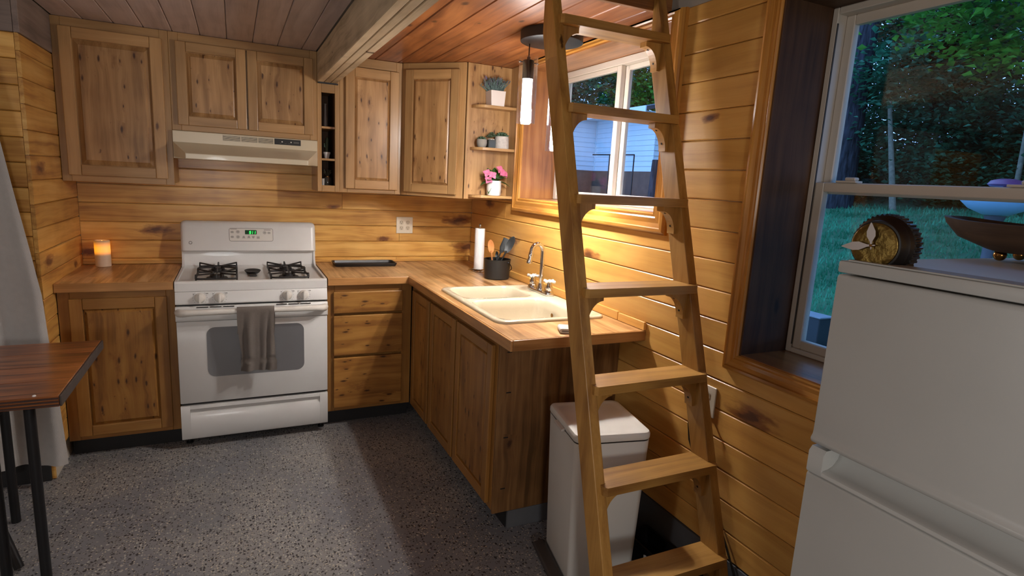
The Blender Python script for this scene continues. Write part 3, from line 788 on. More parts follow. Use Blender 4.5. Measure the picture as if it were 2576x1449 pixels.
bm = bmesh.new(); lathe(bm, [(0.0, 0.0), (0.010, 0.0), (0.012, -0.002), (0.0, -0.003)], (-0.174, -1.60, 0.885), 14, axis='x')
ob('overflow_ring', bm, BRASSP, t, 40)

t = thing('kitchen_faucet', 'chrome two-handle faucet with tall gooseneck behind the sink', 'faucet', (-0.085, -1.30, zt))
bm = bmesh.new(); fs = prism(bm, [(p[0], p[1]) for p in rrect(-0.112, -0.058, -1.420, -1.180, 0.022, 5)], 'z', zt + 0.0003, zt + 0.014); bev(bm, fs, 0.004)
ob('base_plate', bm, CHROME, t, 50)
for hy in (-1.205, -1.395):
    bm = bmesh.new()
    lathe(bm, [(0.026, zt + 0.0142), (0.025, zt + 0.022), (0.017, zt + 0.030), (0.019, zt + 0.036), (0.019, zt + 0.048), (0.014, zt + 0.054), (0.012, zt + 0.066), (0.009, zt + 0.070), (0.0, zt + 0.071)], (-0.085, hy, 0), 20)
    h = ob('handle_post', bm, CHROME, t, 40)
    bm = bmesh.new()
    a = 0.7 if hy > -1.3 else 0.5
    for k in range(4):
        d = Vector((math.cos(a + k * math.pi / 2), math.sin(a + k * math.pi / 2), 0))
        c0 = Vector((-0.085, hy, zt + 0.077))
        tube(bm, [c0 + d * 0.004, c0 + d * 0.016, c0 + d * 0.024, c0 + d * 0.034, c0 + d * 0.038], [0.006, 0.0055, 0.008, 0.0085, 0.003], 8)
    lathe(bm, [(0.0, zt + 0.069), (0.010, zt + 0.071), (0.010, zt + 0.083), (0.006, zt + 0.087), (0.0, zt + 0.087)], (-0.085, hy, 0), 14)
    ob('cross_handle', bm, CERAM, h, 45)
bm = bmesh.new()
lathe(bm, [(0.022, zt + 0.0142), (0.020, zt + 0.03), (0.015, zt + 0.045), (0.014, zt + 0.05)], (-0.085, -1.30, 0), 18)
pts = [(-0.085, -1.30, zt + 0.03), (-0.085, -1.30, 1.12), (-0.085, -1.30, 1.17)] + [(-0.085 - 0.035 + 0.035 * math.cos(t_), -1.30 - 0.0 , 1.17 + 0.040 * math.sin(t_)) for t_ in [math.pi * i / 8 for i in range(1, 8)]] + [(-0.157, -1.30, 1.155)]
tube(bm, pts, 0.0115, 12)
ob('spout', bm, CHROME, t, 50)
bm = bmesh.new(); tube(bm, [(-0.1545, -1.30, 1.165), (-0.1575, -1.30, 1.150), (-0.160, -1.30, 1.135), (-0.1645, -1.30, 1.112), (-0.166, -1.30, 1.104)], [0.0135, 0.0145, 0.0125, 0.0165, 0.015], 14)
ob('spray_nozzle', bm, CHROME, t, 50)

# ------------------------------------------------------------------ gas range
X0, X1 = -1.888, -1.126; XM = (X0 + X1) / 2
g = thing('gas_range', 'white freestanding gas range with two black grates and a rear console', 'range', (XM, -0.33, 0))
ob('body', B(X0 + 0.004, X1 - 0.004, -0.610, -0.03, 0.035, 0.875, b=0.003), WHITE, g)
for x in (X0 + 0.03, X1 - 0.03):
    for y in (-0.57, -0.08):
        bm = bmesh.new(); lathe(bm, [(0.018, 0.0), (0.018, 0.008), (0.010, 0.010), (0.010, 0.034)], (x, y, 0), 12); ob('foot', bm, BLACK, g)
# cooktop: rolled rim around a sunken pan that sweeps up into the splash
bm = bmesh.new()
fs = prism(bm, [(-0.645, 0.876), (-0.645, 0.918), (-0.637, 0.928), (-0.622, 0.929), (-0.612, 0.921), (-0.600, 0.917), (-0.150, 0.917), (-0.120, 0.920), (-0.100, 0.932), (-0.092, 0.960), (-0.088, 1.015), (-0.040, 1.015), (-0.040, 0.876)], 'x', X0 + 0.012, X1 - 0.012)
for x, s in ((X0, 1), (X1, -1)):
    prism(bm, [(-0.645, 0.876), (-0.645, 0.918), (-0.637, 0.928), (-0.150, 0.930), (-0.120, 0.940), (-0.100, 0.965), (-0.094, 1.015), (-0.040, 1.015), (-0.040, 0.876)], 'x', min(x, x + s * 0.0118), max(x, x + s * 0.0118))
ob('cooktop', bm, WHITE, g, 35)
# rear console
bm = bmesh.new()
pr = [(-0.045, 1.016), (-0.120, 1.018), (-0.128, 1.026), (-0.124, 1.045), (-0.098, 1.165), (-0.090, 1.186), (-0.074, 1.198), (-0.050, 1.200), (-0.045, 1.19)]
fs = prism(bm, pr, 'x', X0 - 0.002, X1 + 0.002)
vt = [e for e in bm.edges if abs(e.verts[0].co.x - e.verts[1].co.x) > 0.5 and min(v.co.z for v in e.verts) > 1.18]
bm2 = bmesh.new()
rings = []
for i in range(13):
    u = i / 12
    rings.append(None)
bm2.free()
# rounded upper corners: shrink the profile near both ends
bm.free(); bm = bmesh.new()
stations = [(X0 - 0.002, 0.90), (X0 + 0.003, 0.955), (X0 + 0.012, 0.985), (X0 + 0.028, 1.0), (X1 - 0.028, 1.0), (X1 - 0.012, 0.985), (X1 - 0.003, 0.955), (X1 + 0.002, 0.90)]
def con(x, k): return [(x, -0.045 + (p[0] + 0.045) * (0.75 + 0.25 * (k - 0.9) / 0.1), 1.016 + (p[1] - 1.016) * k) for p in pr]
loft(bm, [con(x, k) for x, k in stations])
ob('console', bm, WHITE, g, 35)
def cface(z): return -0.124 + (z - 1.045) / (1.165 - 1.045) * 0.026
def conplate(x0, x1, z0, z1, off, t, r=0.008):
    bm = bmesh.new()
    A_ = [(p[0], cface(p[1]) - off, p[1]) for p in rrect(x0, x1, z0, z1, r, 4)]
    B_ = [(p[0], p[1] - t, p[2]) for p in A_]
    loft(bm, [A_, B_]); return bm
cp = ob('control_panel', conplate(-1.628, -1.380, 1.083, 1.160, -0.001, 0.002, 0.010), WHITEP, g)
rim = bmesh.new(); tube(rim, [(p[0], cface(p[1]) - 0.001, p[1]) for p in rrect(-1.628, -1.380, 1.083, 1.160, 0.010, 4)], 0.0012, 6, True)
ob('panel_rim', rim, GREYP, cp)
ob('display', conplate(-1.540, -1.474, 1.124, 1.150, 0.001, 0.001, 0.003), plain('display_glass', (8, 34, 18), 0.2, emit=(6, 60, 24), estr=0.25), cp)
LED = plain('led_green', (40, 255, 90), 0.4, emit=(50, 255, 90), estr=2.2)
def seg7(bm, ch, x, z, w, h):
    t_ = 0.0022
    SG = {'9': 'abcdfg', '1': 'bc'}[ch]
    def bar(xa, xb, za, zb_):
        sl = 0.12
        vs = []
        for (xx, zz) in ((xa, za), (xb, za), (xb, zb_), (xa, zb_)):
            xs = xx + (zz - z) * sl
            vs.append((xs, cface(zz) - 0.0028, zz))
        loft(bm, [vs, [(p[0], p[1] - 0.0008, p[2]) for p in vs]])
    if 'a' in SG: bar(x, x + w, z + h - t_, z + h)
    if 'g' in SG: bar(x, x + w, z + h / 2 - t_ / 2, z + h / 2 + t_ / 2)
    if 'd' in SG: bar(x, x + w, z, z + t_)
    if 'f' in SG: bar(x, x + t_, z + h / 2, z + h)
    if 'b' in SG: bar(x + w - t_, x + w, z + h / 2 + 0.0006, z + h)
    if 'c' in SG: bar(x + w - t_, x + w, z, z + h / 2 - 0.0006)
bm = bmesh.new()
for ch, x in (('9', -1.517), ('1', -1.506), ('1', -1.492)): seg7(bm, ch, x, 1.1275, 0.0095, 0.0165)
ob('display_digits', bm, LED, cp)
BT = [(-1.612, 1.137, 'o'), (-1.580, 1.139, 'c'), (-1.612, 1.108, 'o'), (-1.580, 1.108, 'c'), (-1.548, 1.107, 't'), (-1.519, 1.108, 't'), (-1.494, 1.107, 'v'), (-1.466, 1.105, 's'), (-1.428, 1.135, 'c'), (-1.403, 1.134, 'o')]
for x, z, k in BT:
    r = 0.011
    if k == 'c': sh = [(x + r * math.cos(a), z + r * 0.95 * math.sin(a)) for a in [2 * math.pi * i / 14 for i in range(14)]]
    elif k == 'o': sh = [(p[0], p[1]) for p in rrect(x - 0.010, x + 0.010, z - 0.007, z + 0.007, 0.0068, 4)]
    elif k == 't': sh = [(x - 0.010, z - 0.008), (x + 0.010, z - 0.008), (x + 0.004, z + 0.008), (x - 0.004, z + 0.008)]
    elif k == 'v': sh = [(x - 0.004, z - 0.008), (x + 0.004, z - 0.008), (x + 0.010, z + 0.008), (x - 0.010, z + 0.008)]
    else: sh = [(p[0], p[1]) for p in rrect(x - 0.009, x + 0.009, z - 0.008, z + 0.008, 0.003, 3)]
    bm = bmesh.new(); A_ = [(p[0], cface(p[1]) - 0.0012, p[1]) for p in sh]
    loft(bm, [A_, [(p[0], p[1] - 0.0014, p[2]) for p in A_]])
    ob('button', bm, plain('button_grey', (182, 178, 172), 0.5), cp)
bm = bmesh.new()
for x0, x1, z in ((-1.622, -1.586, 1.1535), (-1.432, -1.393, 1.1505)):
    A_ = [(p[0], cface(p[1]) - 0.0012, p[1]) for p in ((x0, z), (x1, z), (x1, z + 0.003), (x0, z + 0.003))]
    loft(bm, [A_, [(p[0], p[1] - 0.0006, p[2]) for p in A_]])
for x, z, k in BT:
    for dz in (-0.002, 0.0022):
        A_ = [(p[0], cface(p[1]) - 0.0027, p[1]) for p in ((x - 0.0055, z + dz - 0.0009), (x + 0.0055, z + dz - 0.0009), (x + 0.0055, z + dz + 0.0009), (x - 0.0055, z + dz + 0.0009))]
        loft(bm, [A_, [(p[0], p[1] - 0.0004, p[2]) for p in A_]])
ob('panel_print', bm, GREYP, cp)
bm = bmesh.new(); tube(bm, [(-1.838 + 0.008 * math.cos(a), cface(1.072 + 0.008 * math.sin(a)) - 0.001, 1.072 + 0.008 * math.sin(a)) for a in [2 * math.pi * i / 18 for i in range(18)]], 0.0016, 6, True)
ob('badge', bm, GREYP, g)
# front control strip with four knobs
bm = bmesh.new(); fs = prism(bm, [(-0.615, 0.808), (-0.660, 0.808), (-0.662, 0.815), (-0.648, 0.8745), (-0.615, 0.8745)], 'x', X0, X1); bev(bm, fs, 0.003)
ob('control_strip', bm, WHITE, g, 40)
def kface(z): return -0.662 + (z - 0.815) / (0.8745 - 0.815) * 0.014
for x in (-1.772, -1.680, -1.342, -1.254):
    z = 0.842; y = kface(z)
    bm = bmesh.new(); lathe(bm, [(0.027, -0.0005), (0.026, -0.006), (0.024, -0.009), (0.022, -0.018), (0.018, -0.021), (0.0, -0.022)], (x, y, z), 24, axis='y')
    k = ob('knob', bm, WHITEP, g, 40)
    bm = bmesh.new(); fs = prism(bm, [(x - 0.0055, z - 0.024), (x + 0.0055, z - 0.024), (x + 0.0045, z + 0.025), (x - 0.0045, z + 0.025)], 'y', y - 0.034, y - 0.0205); bev(bm, fs, 0.002)
    ob('knob_grip', bm, WHITEP, k, 40)
    bm = bmesh.new()
    for a in range(-6, 7):
        th_ = math.radians(90 + a * 22); px_, pz_ = x + 0.034 * math.cos(th_), z + 0.034 * math.sin(th_)
        if 0.812 < pz_ < 0.872: box(bm, px_ - 0.0012, px_ + 0.0012, kface(pz_) - 0.0009, kface(pz_) - 0.0002, pz_ - 0.0012, pz_ + 0.0012)
    for dx, dz in ((0.030, 0.022), (-0.030, 0.020), (0.036, 0.022)):
        box(bm, x + dx - 0.003, x + dx + 0.003, kface(z + dz) - 0.0010, kface(z + dz) - 0.0003, z + dz - 0.002, z + dz + 0.002)
    ob('dial_marks', bm, GREYP, g)
ob('door_gap', B(X0 + 0.006, X1 - 0.006, -0.640, -0.6105, 0.24, 0.8075), BLACK, g)
# oven door with window and handle
bm = B(X0 + 0.001, X1 - 0.001, -0.660, -0.6405, 0.262, 0.716, b=0.004, seg=2)
d = ob('oven_door', bm, WHITE, g, 40)
bm = bmesh.new(); fs = prism(bm, [(-0.6405, 0.7165), (-0.660, 0.7165), (-0.668, 0.722), (-0.670, 0.785), (-0.664, 0.798), (-0.6405, 0.799)], 'x', X0 - 0.001, X1 + 0.001); bev(bm, fs, 0.003)
ob('door_top_rail', bm, WHITE, d, 40)
bm = bmesh.new(); r = rrect(-1.749, -1.256, 0.404, 0.680, 0.040, 6); loft(bm, [[(p[0], -0.6602, p[1]) for p in r], [(p[0], -0.6614, p[1]) for p in r]])
ob('oven_window', bm, GREYGL, d)
for x0, x1 in ((-1.79, -1.735), (-1.727, -1.672), (-1.664, -1.61), (-1.40, -1.345), (-1.337, -1.282), (-1.274, -1.219)):
    ob('vent_slot', B(x0, x1, -0.6712, -0.6640, 0.792, 0.7955), DARK, d)
bm = bmesh.new()
hp = []
for x, y, z in ((-1.874, -0.664, 0.770), (-1.868, -0.690, 0.771), (-1.850, -0.712, 0.773), (-1.815, -0.720, 0.776), (-1.50, -0.721, 0.777), (-1.20, -0.720, 0.776), (-1.165, -0.712, 0.773), (-1.147, -0.690, 0.771), (-1.141, -0.664, 0.770)): hp.append((x, y, z))
tube(bm, hp, [0.019, 0.021, 0.019, 0.016, 0.0145, 0.016, 0.019, 0.021, 0.019], 14)
ob('oven_handle', bm, WHITEP, d, 60)
# storage drawer with a scooped grip
bm = bmesh.new(); fs = prism(bm, [(-0.6405, 0.056), (-0.655, 0.056), (-0.660, 0.062), (-0.660, 0.185), (-0.646, 0.205), (-0.650, 0.220), (-0.660, 0.228), (-0.658, 0.245), (-0.6405, 0.248)], 'x', X0 + 0.045, X1 - 0.045)
for a, b_ in ((X0 + 0.001, X0 + 0.0448), (X1 - 0.0448, X1 - 0.001)):
    prism(bm, [(-0.6405, 0.056), (-0.655, 0.056), (-0.660, 0.062), (-0.660, 0.240), (-0.656, 0.247), (-0.6405, 0.248)], 'x', a, b_)
ob('storage_drawer', bm, WHITE, g, 40)
# burners and grates
for gx in (-1.693, -1.318):
    for by in (-0.475, -0.235):
        bm = bmesh.new(); lathe(bm, [(0.055, 0.9172), (0.052, 0.921), (0.036, 0.923), (0.036, 0.933), (0.030, 0.937), (0.0, 0.938)], (gx, by, 0), 24)
        ob('burner', bm, IRON, g, 40)
    bm = bmesh.new()
    xa, xb, ya, yb, zg = gx - 0.100, gx + 0.100, -0.588, -0.128, 0.931
    fr = [(p[0], p[1], zg) for p in rrect(xa, xb, ya, yb, 0.02, 3)]
    tube(bm, fr, 0.0052, 6, True)
    tube(bm, [(xa, -0.355, zg), (xb, -0.355, zg)], 0.005, 6)
    for by in (-0.475, -0.235):
        for sx, sy in ((1, 1), (1, -1), (-1, 1), (-1, -1)):
            x1_, y1_ = (xb if sx > 0 else xa), by + sy * 0.105
            tube(bm, [(x1_, y1_, zg), (x1_, y1_, zg + 0.020), (gx + sx * 0.020, by + sy * 0.018, zg + 0.014), (gx + sx * 0.018, by + sy * 0.016, zg + 0.004)], 0.0048, 6)
        for sy in (1, -1):
            tube(bm, [(gx, by + sy * 0.112, zg), (gx, by + sy * 0.112, zg + 0.020), (gx, by + sy * 0.022, zg + 0.014)], 0.0048, 6)
    for fx in (xa, xb):
        for fy in (ya + 0.03, -0.355, yb - 0.03):
            tube(bm, [(fx, fy, zg), (fx, fy, 0.9172)], 0.005, 6)
    ob('grate', bm, IRON, g, 50)

t = thing('spoon_rest', 'black oval spoon rest with a short tab between the two burner grates', 'spoon rest', (-1.508, -0.36, 0.9175))
bm = bmesh.new()
loft(bm, [[(-1.508 + a * math.cos(k), -0.335 + b_ * math.sin(k), z) for k in [2 * math.pi * i / 24 for i in range(24)]] for a, b_, z in ((0.030, 0.040, 0.9178), (0.036, 0.05, 0.922), (0.044, 0.068, 0.932), (0.045, 0.070, 0.9345), (0.042, 0.066, 0.934), (0.034, 0.048, 0.927), (0.01, 0.014, 0.925))])
ob('bowl', bm, IRON, t, 50)
bm = bmesh.new(); fs = prism(bm, [(-1.525, -0.392), (-1.491, -0.392), (-1.488, -0.46), (-1.528, -0.46)], 'z', 0.9180, 0.926); bev(bm, fs, 0.003)
ob('tab', bm, IRON, t, 50)

# hand towel over the oven handle
bm = bmesh.new()
def tw(u, v):
    # u along the width, v along the cloth: back hem -> over the handle -> front hem
    L = v * 0.52 - 0.16
    wv = 1.0 - 0.10 * max(0, min(1, L / 0.3)) + (0.06 if L > 0.30 else 0)
    x = -1.507 + (u - 0.5) * 0.186 * wv + 0.004 * math.sin(v * 9) + max(0, L) * 0.02
    dpt = max(0.0, min(1.0, L / 0.15))
    fold = dpt * (0.013 * math.sin(u * 9.0 + 0.6 + v * 2.2) + 0.005 * math.sin(u * 21 + 2 + v * 5) - 0.005)
    if L > 0.285: fold = fold * (0.6 if L < 0.31 else 1.25)
    if L < -0.02:
        return (x, -0.6985 + 0.0, 0.777 + (L + 0.02) * 0.95)
    if L < 0.03:
        a = (L + 0.02) / 0.05 * math.pi
        return (x, -0.7205 + 0.0225 * math.cos(a), 0.777 + 0.0225 * math.sin(a))
    return (x, -0.7435 - abs(fold) * 0.9 + 0.030 * (L - 0.03), 0.777 - (L - 0.03) - 0.012 * u * max(0, L))
fs = surf(bm, tw, 48, 70)
bmesh.ops.recalc_face_normals(bm, faces=fs); thick(bm, fs, 0.0035)
tag(ob('hand_towel', bm, TOWEL, None, 60), 'grey-brown terry hand towel hanging over the oven door handle', 'towel')

# ------------------------------------------------------------------ range hood
h = thing('range_hood', 'almond under-cabinet range hood above the gas range', 'hood', (-1.51, -0.16, 1.56))
bm = bmesh.new(); fs = prism(bm, [(-0.001, 1.562), (-0.318, 1.562), (-0.320, 1.565), (-0.320, 1.708), (-0.316, 1.7115), (-0.001, 1.7115)], 'x', -1.8865, -1.1335)
ob('housing', bm, CREAM, h)
bm = bmesh.new()
def vis(x0, x1, y, z): return None
xl, xr = -1.886, -1.134
xi, xj = -1.822, -1.202
loft(bm, [[(xl, -0.3205, 1.568), (xr, -0.3205, 1.568), (xr, -0.3205, 1.650), (xl, -0.3205, 1.650)],
          [(xi + 0.002, -0.472, 1.561), (xj - 0.002, -0.472, 1.561), (xj - 0.002, -0.472, 1.590), (xi + 0.002, -0.472, 1.590)]])
es = [e for e in bm.edges if all(v.co.y < -0.4 for v in e.verts)]
bmesh.ops.bevel(bm, geom=es, offset=0.003, segments=2, profile=0.5, affect='EDGES')
ob('visor', bm, CREAM, h)
for x0, x1 in ((-1.640, -1.553), (-1.546, -1.464), (-1.457, -1.379)):
    v = ob('vent_grille', B(x0, x1, -0.3212, -0.3202, 1.674, 1.703), plain('vent_dark', (58, 54, 50), 0.7), h)
    for i in range(6):
        z = 1.6765 + i * 0.0048
        ob('louver', B(x0 + 0.001, x1 - 0.001, -0.3240, -0.3213, z - 0.0012, z + 0.0012), CREAM, v)
sp = ob('switch_panel', B(-1.372, -1.228, -0.3224, -0.3202, 1.6735, 1.706, b=0.0008), BLACK, h)
for x in (-1.331, -1.282):
    bm = bmesh.new(); lathe(bm, [(0.004, -0.0003), (0.0036, -0.004), (0.0, -0.0045)], (x, -0.3225, 1.690), 12, axis='y'); ob('switch', bm, WHITEP, sp)
bm = bmesh.new()
for z in (1.686, 1.689, 1.692): box(bm, -1.268, -1.238, -0.3228, -0.3225, z, z + 0.0015)
for x in (-1.345, -1.317, -1.297): box(bm, x, x + 0.010, -0.3228, -0.3225, 1.681, 1.6822)
ob('switch_print', bm, GREYP, sp)

# ------------------------------------------------------------------ pendant fixture over the sink
p = thing('pendant_light', 'round black ceiling canopy with hanging glass tube pendants above the sink', 'ceiling light', (-0.235, -1.53, 1.65))
bm = bmesh.new(); lathe(bm, [(0.0, 2.176), (0.140, 2.176), (0.146, 2.179), (0.146, CEIL - 0.0006), (0.0, CEIL - 0.0006)], (-0.235, -1.53, 0), 40)
ob('canopy', bm, plain('canopy_black', (44, 44, 47), 0.5), p, 40)
TUBEG = glass_mat('tube_glass', (0.97, 0.98, 1.0, 1), 1.2, 0.02)
def led_mat():
    b = NB('led_tube')
    z = b.n('SeparateXYZ', {0: b.n('TexCoord').outputs['Object']}).outputs[2]
    s = b.ma('MULTIPLY_ADD', b.sm(z, 0.09, 0.0), PENDANT_RADIANCE * 9.0, PENDANT_RADIANCE)
    return b.done(b.n('Emission', {'Color': lin((255, 249, 242)), 'Strength': s}).outputs[0])
LEDM = led_mat()
for (x, y, zb_, sc) in ((-0.312, -1.455, 1.812, 1.0), (-0.222, -1.60, 1.684, 1.0)):
    bm = bmesh.new(); tube(bm, [(x, y, zb_ + 0.292), (x, y, 2.176)], 0.0028, 6)
    lathe(bm, [(0.008, zb_ + 0.290), (0.008, zb_ + 0.304), (0.004, zb_ + 0.308), (0.0, zb_ + 0.308)], (x, y, 0), 12)
    ob('cord', bm, BLACK, p)
    bm = bmesh.new(); lathe(bm, [(0.0, zb_ + 0.205), (0.027, zb_ + 0.205), (0.027, zb_ + 0.286), (0.024, zb_ + 0.290), (0.0, zb_ + 0.290)], (x, y, 0), 24)
    tube(bm, [(x - 0.046, y, zb_ + 0.280), (x + 0.046, y, zb_ + 0.280)], 0.0025, 6)
    sk = ob('socket', bm, BLACK, p, 40)
    for sx in (-1, 1):
        bm = bmesh.new(); bmesh.ops.create_icosphere(bm, subdivisions=2, radius=0.006, matrix=Matrix.Translation((x + sx * 0.0475, y, zb_ + 0.280))); ob('set_screw', bm, CHROME, sk, 60)
    bm = bmesh.new(); lathe(bm, [(0.0, zb_ + 0.006), (0.020, zb_ + 0.006), (0.0235, zb_ + 0.010), (0.0235, zb_ + 0.2045), (0.0, zb_ + 0.2045)], (x, y, 0), 28)
    ob('led_tube', bm, LEDM, p, 40)
    # the lamp's own light: the rod throws most of its output straight down
    dl_ = bpy.data.lights.new('pendant_down_light', 'SPOT'); dl_.spot_size = math.radians(162); dl_.spot_blend = 0.35; dl_.shadow_soft_size = 0.02; dl_.energy = 29.0; dl_.color = (1.0, 0.96, 0.90)
    do_ = bpy.data.objects.new('pendant_down_light', dl_); do_.location = (x, y, zb_ + 0.003); COL.objects.link(do_)
    bm = bmesh.new(); fs = lathe(bm, [(0.045, zb_), (0.045, zb_ + 0.305)], (x, y, 0), 36, cap=False)
    fs += lathe(bm, [(0.0415, zb_ + 0.305), (0.0415, zb_)], (x, y, 0), 36, cap=False)
    ob('glass_tube', bm, TUBEG, p, 40)

# ------------------------------------------------------------------ ladder leaning on the loft opening
LA, LB = -2.824, 0.3152
def ly(z): return LA + LB * z
lad = thing('loft_ladder', 'tall oiled wooden ladder with wide treads leaning against the loft opening', 'ladder', (-0.33, -2.7, 0))
DL = 0.088
zk = (-2.0855 - DL - LA) / LB
for x0, x1 in ((-0.573, -0.535), (-0.095, -0.057)):
    bm = bmesh.new()
    fs = prism(bm, [(ly(0), 0.0), (ly(2.29), 2.29), (-2.0855, 2.29), (-2.0855, zk), (ly(0) + DL, 0.0)], 'x', x0, x1); bev(bm, fs, 0.003)
    ob('rail', bm, wood('ladder', 'z', 'x'), lad)
def tread_z(k): return 0.3047 * k - 0.0205
for k in range(1, 8):
    z = tread_z(k); yf = ly(z) - 0.030; yr = ly(z); yb_ = ly(z) + DL - 0.004
    pts = [(-0.5340, yb_), (-0.5340, yr - 0.001), (-0.553, yr - 0.001), (-0.553, yf + 0.010), (-0.543, yf), (-0.082, yf), (-0.072, yf + 0.010), (-0.072, yr - 0.001), (-0.096, yr - 0.001), (-0.096, yb_)]
    bm = bmesh.new(); prism(bm, pts, 'z', z - 0.030, z)
    ob('tread', bm, wood('ladder', 'x', 'y'), lad)
    for sx, xi in ((1, -0.5345), (-1, -0.0955)):
        y0b = ly(z - 0.06) + 0.020
        arc = [(xi + sx * (0.070 - 0.058 * math.cos(a)), z - 0.0305 - 0.100 + 0.082 * math.sin(a)) for a in [math.pi / 2 * i / 10 for i in range(11)]]
        pts = [(xi, z - 0.0305), (xi, z - 0.131), (xi + sx * 0.012, z - 0.131)] + arc + [(xi + sx * 0.070, z - 0.0305)]
        bm = bmesh.new(); prism(bm, pts, 'y', y0b, y0b + 0.038)
        br = ob('bracket', bm, wood('ladder', 'z', 'x'), lad)
        bm = bmesh.new()
        for a in (0.35, 1.15):
            q = Vector((xi + sx * (0.070 - 0.058 * math.cos(a)), y0b + 0.019, z - 0.1305 + 0.082 * math.sin(a)))
            nrm = Vector((sx * math.cos(a), 0, -math.sin(a)))
            lathe(bm, [(0.0, -0.0012), (0.0042, -0.0012), (0.0042, 0.0006), (0.0, 0.0006)], (0, 0, 0), 8)
            vs = [v for v in bm.verts if not v.tag]
            bmesh.ops.transform(bm, matrix=Matrix.Translation(q + nrm * 0.0006) @ nrm.to_track_quat('Z', 'Y').to_matrix().to_4x4(), verts=vs)
            for v in vs: v.tag = True
        ob('screw', bm, DARK, br)

# ------------------------------------------------------------------ waste bin
bn = thing('waste_bin', 'tall white step bin with a closed lid behind the ladder', 'bin', (-0.325, -2.275, 0), math.radians(-11), True)
bm = bmesh.new()
loft(bm, [[(p[0], p[1], z) for p in rrect(-w, w, -d, d, r, 6)] for w, d, r, z in ((0.128, 0.140, 0.02, 0.006), (0.132, 0.144, 0.02, 0.02), (0.150, 0.164, 0.03, 0.607), (0.150, 0.164, 0.03, 0.609))])
ob('body', bm, WHITEP, bn, 35)
bm = bmesh.new(); loft(bm, [[(p[0], p[1], z) for p in rrect(-0.1475, 0.1475, -0.1615, 0.1615, 0.028, 6)] for z in (0.6093, 0.6145)])
ob('seal', bm, BLACK, bn, 35)
bm = bmesh.new()
loft(bm, [[(p[0], p[1], z) for p in rrect(-w, w, -d, d, r, 6)] for w, d, r, z in ((0.150, 0.164, 0.03, 0.6148), (0.152, 0.166, 0.03, 0.620), (0.152, 0.166, 0.03, 0.634), (0.148, 0.162, 0.028, 0.642), (0.135, 0.149, 0.024, 0.645), (0.126, 0.140, 0.02, 0.642), (0.10, 0.11, 0.02, 0.643))])
ob('lid', bm, WHITEP, bn, 35)
bm = bmesh.new(); fs = prism(bm, [(-0.1525, 0.622), (-0.166, 0.618), (-0.167, 0.610), (-0.1525, 0.6095)], 'y', -0.045, 0.045); bev(bm, fs, 0.002)
ob('lid_tab', bm, plain('tab_grey', (190, 182, 176), 0.4), bn)
bm = bmesh.new(); fs = prism(bm, [(-0.136, 0.012), (-0.185, 0.010), (-0.192, 0.020), (-0.186, 0.034), (-0.150, 0.042), (-0.138, 0.036)], 'y', -0.130, 0.135); bev(bm, fs, 0.004)
ob('pedal', bm, plain('pedal_grey', (60, 54, 52), 0.45), bn, 50)
ob('base_ring', B(-0.134, 0.13, -0.145, 0.145, 0.0, 0.0055), BLACK, bn)

t = thing('storage_crate', 'low black plastic crate with a torn label between the bin and the wall', 'crate', (-0.083, -2.47, 0))
bm = bmesh.new()
loft(bm, [[(p[0], p[1], z) for p in rrect(-0.083 - w, -0.083 + w, -2.47 - d, -2.47 + d, 0.015, 3)] for w, d, z in ((0.048, 0.175, 0.0), (0.056, 0.188, 0.10), (0.060, 0.193, 0.10), (0.060, 0.193, 0.112), (0.052, 0.18, 0.112), (0.046, 0.17, 0.012))])
ob('tub', bm, BLACK, t, 40)
bm = bmesh.new(); surf(bm, lambda u, v: (-0.1415 - 0.002 * math.sin(u * 7), -2.47 + u * 0.06, 0.05 + 0.03 * v + 0.006 * math.sin(u * 9)), 6, 4); fs = list(bm.faces); bmesh.ops.recalc_face_normals(bm, faces=fs); thick(bm, fs, 0.0006)
ob('label_scrap', bm, PAPER, t)

# ------------------------------------------------------------------ fridge
f = thing('refrigerator', 'white two-door refrigerator standing in front of the big window', 'refrigerator', (-0.33, -3.65, 0))
FT = 1.4265; YA = -3.376; YB = -3.925
ob('cabinet_body', B(-0.555, -0.035, YB, YA - 0.002, 0.03, FT - 0.022, b=0.004), FRIDGE, f)
bm = B(-0.622, -0.032, YB, YA, FT - 0.0215, FT, b=0.004, seg=2)
ob('top_cover', bm, FRIDGE, f, 40)
bm = B(-0.6195, -0.5725, YB + 0.014, YA - 0.016, FT + 0.0002, FT + 0.0030, b=0.001)
ob('hinge_cover', bm, FRIDGE, f)
bm = bmesh.new(); fs = prism(bm, [(-0.558, 1.083), (-0.608, 1.079), (-0.622, 1.082), (-0.626, 1.090), (-0.621, 1.098), (-0.6200, 1.105), (-0.6200, FT - 0.030), (-0.616, FT - 0.0245), (-0.558, FT - 0.0245)], 'y', YB, YA); bev(bm, fs, 0.003)
ob('freezer_door', bm, FRIDGE, f, 40)
bm = bmesh.new(); fs = prism(bm, [(-0.558, 0.07), (-0.614, 0.07), (-0.620, 0.078), (-0.620, 1.018), (-0.616, 1.021), (-0.558, 1.021)], 'y', YB, YA); bev(bm, fs, 0.002)
fd = ob('fridge_door', bm, FRIDGE, f, 40)
bm = bmesh.new()
END_ = [(-0.558, 1.0215), (-0.618, 1.0215), (-0.6215, 1.026), (-0.6215, 1.064), (-0.614, 1.073), (-0.558, 1.073)]
fs = prism(bm, END_, 'y', YA - 0.030, YA)
fs += prism(bm, [(-0.558, 1.0215), (-0.618, 1.0215), (-0.6215, 1.025), (-0.6205, 1.031), (-0.616, 1.034), (-0.604, 1.035), (-0.590, 1.040), (-0.578, 1.052), (-0.572, 1.074), (-0.558, 1.074)], 'y', YB + 0.030, YA - 0.0302)
fs += prism(bm, END_, 'y', YB, YB + 0.0298)
ob('handle_recess', bm, FRIDGE, fd, 40)
